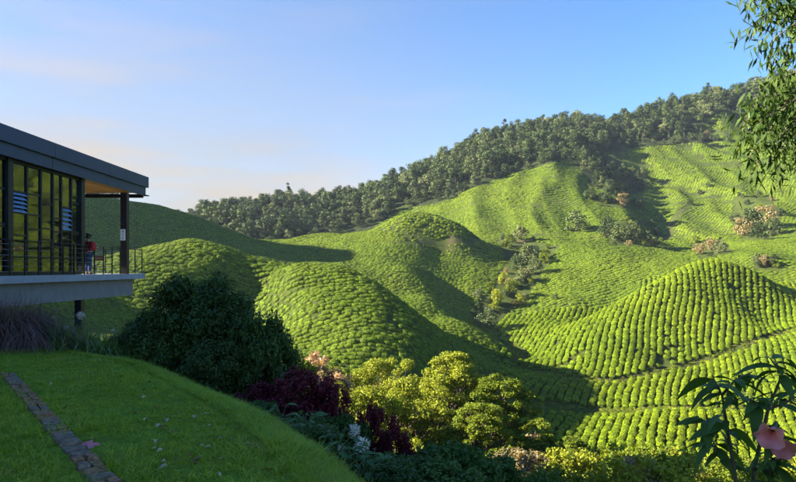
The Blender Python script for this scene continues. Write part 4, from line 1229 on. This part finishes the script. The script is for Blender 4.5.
# ---- fallen leaves and a fallen blossom
L_FALL = [leaf_mat('fallen_brown', (.20, .10, .05), (.28, .15, .07), None, .15), leaf_mat('fallen_pale', (.42, .33, .22), (.5, .4, .28), None, .15), leaf_mat('fallen_reddish', (.22, .06, .04), (.3, .1, .06), None, .15)]
FALL = [leaf_shape('fallen_leaf', .09, .04, mt, .5, .5, 4) for mt in L_FALL]
FN = ['curled brown', 'pale dry', 'reddish brown']
for i in range(60):
    while True:
        u, v = rng.uniform(40, 330), rng.uniform(372, 480)
        d = -LAWN_Z * F / (v - CV); x = (u - CU) / F * d
        if edge_dist(np.array(x), np.array(d)) < -.05 and (u > 150 or rng.random() < .25): break
    k = int(rng.choice(3, p=[.4, .35, .25]))
    o = obj('fallen_leaf', FALL[k], None, (x, d, G(x, d) + .055), (rng.normal() * .3, rng.normal() * .3, rng.uniform(0, 6.28)), (1,) * 3)
    s = rng.uniform(.6, 1.2); o.scale = (s, s, s)
    tag(o, FN[k] + ' fallen leaf lying in the lawn grass', 'fallen leaf', FN[k] + ' leaves on the lawn')
M_PINK = leaf_mat('pink_petal', (.70, .17, .24), (.84, .33, .38), None, trans=.35, rough=.5)
bl = empty('fallen_blossom', (-2.98, 6.22, G(-2.98, 6.22) + .045)); tag(bl, 'crumpled pink blossom fallen on the stone strip', 'flower')
for q in range(5):
    obj('petal', leaf_shape('petal', .14, .07, M_PINK, .3, .3, 4), bl, (0, 0, .01), (rng.normal() * .25, rng.normal() * .15, q * 1.25 + rng.normal() * .2))

def plant_top(name, meshes, u, vtop, d, h, w_scale, label, cat='shrub'):
    p = at_px(u, d); sz = ((CV - vtop) / F * d - p.z) / h
    sz = max(sz, .25)
    return plant(name, meshes, p, rng.uniform(0, 6.28), w_scale, sz / w_scale, label, cat, None, ('stems', 'foliage'))
# ---- dark round bush at the lawn's edge and lower one beside it
big = clump_plant(2.75, 2.9, 210, 52000, .105, .050, .02, .30, L_DARK, M_BARK, .05, .9, multi=7, bias=.9, peak=.4)
plant_top('round_bush', big, 204, 279, 13.6, 2.75, .80, 'large dark green round bush at the edge of the lawn', 'bush')
low_ = clump_plant(1.3, 1.9, 80, 17000, .09, .042, .02, .26, L_DARK, M_BARK, .03, .85, multi=6, bias=.9)
for u, vt, d, s, lab in ((146, 318, 14.2, .75, 'low dark bush between the strap leaved clump and the round bush'), (252, 318, 12.6, .85, 'dark bush on the right flank of the round bush'), (126, 335, 14.8, .5, 'small dark bush behind the strap leaved clump'), (185, 330, 12.9, .8, 'low dark bush in front of the round bush'), (225, 345, 11.9, .75, 'lowest dark bush at the foot of the round bush')):
    plant_top('low_bush', low_, u, vt, d, 1.3, s, lab, 'bush')
# ---- burgundy shrubs
red = clump_plant(1.25, 1.5, 90, 11000, .075, .045, .03, .17, L_RED, M_BARK, .02, 1.0, multi=7, bias=.5)
for u, vt, d, s, lab in ((292, 373, 10.6, .85, 'dense burgundy leaved shrub beside the dark round bush'), (330, 386, 10.4, .62, 'loose burgundy shrub behind the white flower heads'), (368, 408, 9.6, .42, 'small burgundy shrub trailing down the slope'), (392, 428, 9.2, .36, 'smallest burgundy shrub at the lower end of the row'), (266, 384, 11.0, .6, 'burgundy shrub tucked against the dark round bush')):
    plant_top('burgundy_shrub', red, u, vt, d, 1.25, s, lab)
# ---- mid-green shrubs on the bank
bank = clump_plant(1.0, 1.5, 70, 8500, .09, .05, .04, .22, L_MIDGREEN, M_BARK, .02, .8, multi=5, bias=.7)
for u, vt, d, s, lab in ((425, 447, 9.6, .8, 'dark green leafy shrub under the trailing burgundy shrub'), (462, 446, 9.2, .9, 'broad dark green shrub below the green airy tree'), (498, 462, 9.8, .7, 'dark green shrub at the end of the bank'), (440, 466, 8.2, .7, 'low dark green shrub on the bank'), (400, 456, 8.4, .6, 'small dark green shrub between flower heads and bank'),
                     (348, 418, 9.4, .5, 'leafy green shrub behind the white flower heads'), (262, 404, 9.4, .34, 'small leafy green plant at the lawn edge'), (296, 418, 8.8, .4, 'small leafy green plant under the burgundy shrub'), (535, 476, 11.5, .7, 'shaded green shrub low on the bank'), (385, 474, 7.0, .45, 'small green shrub lowest on the bank'), (320, 430, 8.2, .4, 'leafy green plant among the broad leaves')):
    plant_top('bank_shrub', bank, u, vt, d, 1.0, s, lab)
# ---- broad leaved plants
L_BROAD = leaf_mat('broad_blue_green_leaf', (.035, .10, .035), (.07, .16, .055), (.09, .15, .04), trans=.3, rough=.6, spec=.15, objvar=.4)
BROAD = [leaf_shape('broad_leaf', .18, .075, L_BROAD, .45, .2, 5, wave=.02), leaf_shape('broad_leaf', .14, .06, L_BROAD, .6, .25, 5, wave=.02)]
M_STEM = plain('green_stem', (.06, .10, .03), .6, .2)
for i, (u, d, lab) in enumerate([(306, 7.6, 'broad leaved blue green plant at the lawn edge'), (338, 7.9, 'broad leaved plant beside the lower flower head'), (300, 8.3, 'broad leaved plant under the burgundy shrub'), (352, 7.2, 'broad leaved plant below the flower heads'), (375, 7.6, 'broad leaved plant right of the flower heads'),
                                 (335, 6.7, 'lowest broad leaved plant by the lawn'), (400, 7.4, 'broad leaved plant on the shaded bank'), (282, 8.9, 'small broad leaved plant near the round bush'), (366, 6.5, 'broad leaved plant low on the bank')]):
    p = at_px(u, d); e = empty('broad_leaf_plant', p, rng.uniform(0, 6.28)); tag(e, lab, 'plant')
    for q in range(13):
        a = q * 2.4 + rng.normal() * .2; h = rng.uniform(.08, .36); rr_ = rng.uniform(.05, .2)
        tip = Vector((math.cos(a) * rr_, math.sin(a) * rr_, h))
        m = MB(); m.tube([(0, 0, -.05), (tip.x * .4, tip.y * .4, h * .6), tip], [.008, .006, .004], 5); m.build('stalk', M_STEM, e, smooth=True)
        o = obj('leaf', BROAD[q % 2], e, tip, aim((math.cos(a), math.sin(a), rng.uniform(.0, .5)), rng.normal() * .3)); s = rng.uniform(.7, 1.15); o.scale = (s, s, s)
# ---- white spidery flower heads
M_PETAL = leaf_mat('white_petal', (.62, .62, .64), (.80, .80, .80), None, trans=.3, rough=.5)
def flower_head(r, n=170):
    d = unit(rng.normal(size=(n, 3)) + np.array((0, 0, .35))); P = d * r * rng.uniform(.55, 1.0, n)[:, None]
    return quads_mesh('flower_head', leaf_quads(P, rng.normal(size=(n, 3)) + d * .3, r * .62, r * .11, D=d), M_PETAL)
HEAD = [flower_head(.085), flower_head(.075), flower_head(.09, 110)]
def white_flower(u, v, d, lab, s=1.0):
    top = Vector(((u - CU) / F * d, d, (CV - v) / F * d)); g = at_px(u, d)
    e = empty('white_flower', g); tag(e, lab, 'flower', None)
    h = top.z - g.z; m = MB(); m.tube([(.03, .05, -.05), (.02, .02, h * .5), (0, 0, h)], [.010, .008, .006], 6); m.build('stalk', M_STEM, e, smooth=True)
    o = obj('flower_head', HEAD[int(rng.integers(3))], e, (0, 0, h), (rng.normal() * .2, rng.normal() * .2, rng.uniform(0, 6))); o.scale = (s, s, s)
    m = MB(); m.lathe([(.003, -.012), (.012, -.004), (.012, .006), (.003, .014)], 8, c=(0, 0, h)); m.build('flower_centre', M_STEM, e)
white_flower(354, 431, 7.9, 'white spidery flower head beside the burgundy shrub')
white_flower(362, 445, 7.6, 'larger white spidery flower head with drooping petals', 1.15)
white_flower(81, 316, 14.3, 'white flower head above the strap leaved clump', 1.15)
white_flower(66, 329, 13.9, 'white flower head in front of the dry brown grass', 1.0)
white_flower(53, 318, 14.4, 'small white flower head next to the dry brown grass', .7)
white_flower(113, 331, 14.2, 'small white flower head at the right end of the strap leaves', .6)
white_flower(341, 449, 7.5, 'half hidden pale flower head among broad leaves', .55)
# ---- strap leaved clumps and dry grasses
L_STRAP = leaf_mat('strap_leaves', (.07, .15, .020), (.15, .26, .050), (.16, .22, .06), trans=.25, rough=.35, spec=.4)
def fountain(n, L, w, arch, mat, seed, spread=.12):
    r = np.random.default_rng(seed); Q = []; va = []
    for i in range(n):
        a = r.uniform(0, 6.283); l = L * r.uniform(.55, 1.15); out = r.uniform(.15, 1.0) * arch
        b = np.array((r.normal() * spread, r.normal() * spread, -.05)); dirv = np.array((math.cos(a), math.sin(a), 0)); sd = np.array((-math.sin(a), math.cos(a), 0)) * w * .5
        pts = []
        for k in range(7):
            t = k / 6; pts.append(b + dirv * l * out * t ** 1.3 + np.array((0, 0, 1)) * l * (t - .62 * out * t * t * t * 1.25))
        v_ = r.random()
        for k in range(6):
            w0, w1 = 1 - (k / 6) ** 2 * .9, 1 - ((k + 1) / 6) ** 2 * .9
            Q.append((pts[k] - sd * w0, pts[k] + sd * w0, pts[k+1] + sd * w1, pts[k+1] - sd * w1)); va.append(v_)
    return quads_mesh('leaves', np.array(Q), mat, va)
STRAP = [fountain(170, .8, .026, 1.15, L_STRAP, 40 + k) for k in range(2)]
for i, (u, d, s) in enumerate([(62, 13.7, 1.2), (84, 13.9, 1.4), (104, 13.6, 1.15), (120, 13.3, .85), (74, 14.4, 1.35), (96, 14.4, 1.3), (134, 12.9, .7)]):
    p = at_px(u, d); o = obj('strap_leaf_clump', STRAP[i % 2], None, p, (0, 0, rng.uniform(0, 6.28))); o.scale = (s * .9, s * .9, s * 1.05)
    tag(o, ['strap leaved clump next to the dry brown grass', 'tall strap leaved clump carrying the white flower heads', 'strap leaved clump in the middle of the border', 'short strap leaved clump at the lawn edge', 'strap leaved clump at the back of the border by the dry grass', 'strap leaved clump at the back of the border', 'smallest strap leaved clump by the dark low bush'][i], 'plant')
DRYG = [fountain(1500, 1.1, .009, 1.45, L_DRY, 60 + k, .16) for k in range(2)]
for i, (u, d, s, lab) in enumerate([(8, 13.8, 1.5, 'dry brown grass clump beneath the building'), (32, 13.9, 1.15, 'smaller dry brown grass clump beside the strap leaves'), (-20, 13.8, 1.5, 'tall dry brown grass clump at the far end of the border'), (22, 14.4, 1.45, 'dry brown grass clump behind the others')]):
    p = at_px(u, d); o = obj('dry_grass', DRYG[i % 2], None, p, (0, 0, rng.uniform(0, 6.28))); o.scale = (s, s, s); tag(o, lab, 'grass clump')
# ---- angel's trumpet bush on the right
L_BRUG = leaf_mat('trumpet_bush_leaf', (.06, .135, .022), (.11, .20, .040), (.08, .15, .05), trans=.35, rough=.5, spec=.2, objvar=.35)
BRUG = [leaf_shape('leaf', .25, .070, L_BRUG, .75, .22, 7, wave=.03), leaf_shape('leaf', .19, .055, L_BRUG, .55, .25, 6, wave=.03), leaf_shape('leaf', .14, .045, L_BRUG, .4, .3, 5)]
M_BRSTEM = plain('trumpet_bush_stem', (.13, .11, .06), .8, .2, var=.3, scale=20)
br_base = Vector((2.28, 4.15, G(2.28, 4.15)))
brug = empty('trumpet_flower_bush', br_base); tag(brug, 'bush with long drooping leaves and a pink trumpet flower', 'bush')
def wpt(u, v, d): return Vector(((u - CU) / F * d, d, (CV - v) / F * d))
stems = [[(738,560,4.1),(736,480,4.1),(728,430,4.1),(722,395,4.05),(712,375,4.0)], [(752,560,4.15),(754,470,4.1),(768,410,4.0),(782,375,3.95),(770,358,3.9)],
         [(728,430,4.1),(712,425,4.2),(700,418,4.25)], [(722,395,4.05),(735,380,4.1),(752,372,4.15)], [(768,410,4.0),(790,400,4.1),(806,392,4.1)], [(754,470,4.1),(775,462,3.9),(795,455,3.85)],
         [(752,560,4.15),(765,520,4.0),(770,470,3.9),(774,425,3.88)], [(736,480,4.1),(722,455,4.2),(712,440,4.25)], [(768,410,4.0),(752,400,3.85),(742,398,3.8)]]
for st in stems:
    pts = [wpt(*p) - br_base for p in st]; n = len(pts)
    if st[0][1] == 560: pts[0] = Vector((pts[0].x * .4, 0, -.1))
    m = MB(); m.tube(pts, np.linspace(.016 if n > 4 else .009, .004, n).tolist(), 7); m.build('stem', M_BRSTEM, brug, smooth=True)
    for q in range(17 if n > 3 else 12):
        t = rng.uniform(.42 if st[0][1] == 560 else .15, 1.0) * (n - 1); k = min(n - 2, int(t)); p = pts[k].lerp(pts[k+1], t - k)
        a = rng.uniform(0, 6.28)
        o = obj('leaf', BRUG[int(rng.choice(3, p=[.4, .4, .2]))], brug, p, aim((math.cos(a), math.sin(a) * .8, rng.uniform(-.25, .35)), rng.normal() * .35)); s = rng.uniform(.75, 1.15); o.scale = (s, s, s)
def trumpet():
    """flared five-lobed corolla opening along -Z"""
    m = MB(); n = 20; V = []; Fc = []
    prof = [(.010, .0), (.013, -.04), (.022, -.08), (.040, -.12), (.062, -.145), (.080, -.15)]
    for r, z in prof:
        for k in range(n):
            a = 2 * math.pi * k / n; lob = 1 + (.16 * math.cos(5 * a)) * (r / .08) ** 2
            V.append((r * lob * math.cos(a), r * lob * math.sin(a), z + .018 * math.cos(5 * a + .6) * (r / .08) ** 3))
    for i in range(len(prof) - 1):
        for k in range(n):
            k2 = (k + 1) % n; Fc.append((i*n+k, i*n+k2, (i+1)*n+k2, (i+1)*n+k))
    m.add(V, Fc); me = m.mesh('corolla', M_PINK, True)
    a = me.attributes.new('var', 'FLOAT', 'FACE'); a.data.foreach_set('value', [min(1, f // n * .2 + .1) for f in range(len(Fc))])
    return me
TR = trumpet()
def flower(u, v, d, direction, s):
    p = wpt(u, v, d) - br_base
    q = Vector(direction).normalized().to_track_quat('-Z', 'Y').to_euler()
    o = obj('flower', TR, brug, p, q); o.scale = (s, s, s)
    m = MB(); m.lathe([(.004, .045), (.009, .03), (.014, .0), (.015, -.035), (.012, -.06)], 8); m.build('calyx', M_STEM, o, smooth=True)
flower(775, 425, 3.80, (-.62, -.70, -.30), 1.0)
flower(773, 431, 3.86, (.05, -.80, -.55), 1.0)
# ---- tree reaching in from the right
L_WILLOW = leaf_mat('hanging_narrow_leaf', (.032, .068, .014), (.078, .132, .026), (.085, .12, .02), trans=.3, rough=.55, spec=.15, objvar=.35)
WL = [leaf_shape('leaf', .115, .022, L_WILLOW, .35, .3, 5), leaf_shape('leaf', .09, .018, L_WILLOW, .2, .3, 5), leaf_shape('leaf', .13, .025, L_WILLOW, .5, .3, 5)]
tb = Vector((5.6, 5.9, G(5.6, 5.9)))
hang = empty('overhanging_tree', tb); tag(hang, 'tree with narrow hanging leaves reaching over the slope', 'tree')
m = MB(); tpts = [(0, 0, -.3), (.05, .02, 2.0), (-.05, -.05, 4.5), (.1, 0, 7.0), (.0, .1, 10.5)]; m.tube(tpts, [.17, .15, .13, .10, .04], 10); m.build('trunk', M_PALEBARK, hang, smooth=True)
def limb(pts, r0, r1):
    m = MB(); P = [Vector(p) - tb for p in pts]; m.tube(P, np.linspace(r0, r1, len(P)).tolist(), 7); m.build('limb', M_PALEBARK, hang, smooth=True)
hubs = {'a': wpt(830, -5, 5.1), 'b': wpt(835, 75, 5.0)}
limb([tb + Vector((0, 0, 6.0)), (4.7, 5.6, 3.2), hubs['a']], .05, .014)
limb([tb + Vector((-.02, 0, 4.6)), (4.5, 5.4, 2.1), hubs['b']], .05, .014)
twigs = [('a',[(790,-8,5.0),(745,4,4.9)]),('a',[(795,8,5.2),(765,18,5.1),(748,28,5.0)]),('a',[(800,20,4.8),(775,38,4.8),(768,58,4.8)]),('a',[(790,-20,4.7),(768,-6,4.7)]),('a',[(805,25,5.3),(788,50,5.2),(782,66,5.2)]),('a',[(800,5,5.0),(778,10,5.4)]),
         ('b',[(790,88,5.0),(768,100,4.9),(745,122,4.8),(736,148,4.8)]),('b',[(795,95,5.1),(775,122,5.0),(758,150,4.9),(756,182,4.9)]),('b',[(800,100,5.2),(788,135,5.2),(782,160,5.2)]),('b',[(785,84,4.8),(762,98,4.7),(750,112,4.7)]),
         ('b',[(805,110,4.7),(798,150,4.7),(797,178,4.7)]),('b',[(790,95,5.3),(770,128,5.3),(748,158,5.2)]),('b',[(800,70,5.0),(782,78,5.0),(770,86,5.0)]),('b',[(795,100,4.9),(765,118,4.6),(750,135,4.6)]),('b',[(798,105,5.0),(780,140,4.8),(770,168,4.8)])]
more = []
for hb, tw in twigs:
    pts = [hubs[hb]] + [wpt(*p) for p in tw]; m = MB(); m.tube([p - tb for p in pts], np.linspace(.008, .002, len(pts)).tolist(), 5); tg = m.build('twig', M_PALEBARK, hang, smooth=True)
    n = len(pts)
    for q in range(20):
        t = (.10 + .90 * (q / 19)) * (n - 1); k = min(n - 2, int(t)); p = pts[k].lerp(pts[k+1], t - k)
        a = rng.uniform(0, 6.28); dn = rng.uniform(-3.0, -.6)
        o = obj('leaf', WL[int(rng.integers(3))], hang, p - tb, aim((math.cos(a), math.sin(a), dn), rng.normal() * .6)); s = rng.uniform(.75, 1.15); o.scale = (s, s, s)
    t = rng.uniform(0, 1, 130) ** .8 * (n - 1); k = np.minimum(n - 2, t.astype(int)); A = np.array([list(p - tb) for p in pts])
    more.append(A[k] + (A[k + 1] - A[k]) * (t - k)[:, None] + rng.normal(size=(130, 3)) * .07)
mp_ = np.concatenate(more); dd_ = unit(np.concatenate([rng.normal(size=(len(mp_), 2)) * .45, np.full((len(mp_), 1), -1.0)], 1))
tag(obj('inner_leaves', quads_mesh('inner_leaves', leaf_quads(mp_ + dd_ * .06, rng.normal(size=mp_.shape), .11 * rng.uniform(.75, 1.15, len(mp_)), .022, D=dd_, fold=.2), L_WILLOW), hang), kind='stuff')
for q in range(14):     # upper crown, above the picture
    a = rng.uniform(0, 6.28); c = Vector((math.cos(a) * rng.uniform(.8, 2.0) + .8, math.sin(a) * rng.uniform(.6, 1.6) + .6, rng.uniform(6.5, 10.5)))
    m = MB(); m.tube([(0, 0, 5.5 + q * .3), c * .6 + Vector((0, 0, 2.6)), c], [.04, .025, .008], 6); m.build('limb', M_PALEBARK, hang, smooth=True)
bl_ = [((rng.uniform(-.6, 2.6), rng.uniform(-.8, 2.2), rng.uniform(6.5, 10.8)), (.7, .7, .6)) for _ in range(26)]
P_, N_ = blob_points([(np.array(c), np.array(r)) for c, r in bl_], 4200, .9)
obj('upper_crown', quads_mesh('upper_crown', leaf_quads(P_, rng.normal(size=P_.shape), .13, .028, D=rng.normal(size=P_.shape) * .5 + np.array((0, 0, -1.0))), L_WILLOW), hang)

# ------------------------------------------------------------------ air
def haze():
    m, nt, out = new_mat('haze_air')
    v = nt.nodes.new('ShaderNodeVolumePrincipled')
    v.inputs['Color'].default_value = (.62, .76, 1.0, 1); v.inputs['Density'].default_value = HAZE
    v.inputs['Anisotropy'].default_value = .2
    nt.links.new(v.outputs[0], out.inputs['Volume'])
    zmin = min(v_.co.z for v_ in hills.data.vertices) - 1.0; zmax = 160.0
    o = box_obj('haze', (-1190, -1190, zmin), (1190, 1190, zmax), m)
    tag(o, 'thin blue morning haze in the air of the valley', 'haze', kind='stuff')
HAZE = .0001
if HAZE: haze()
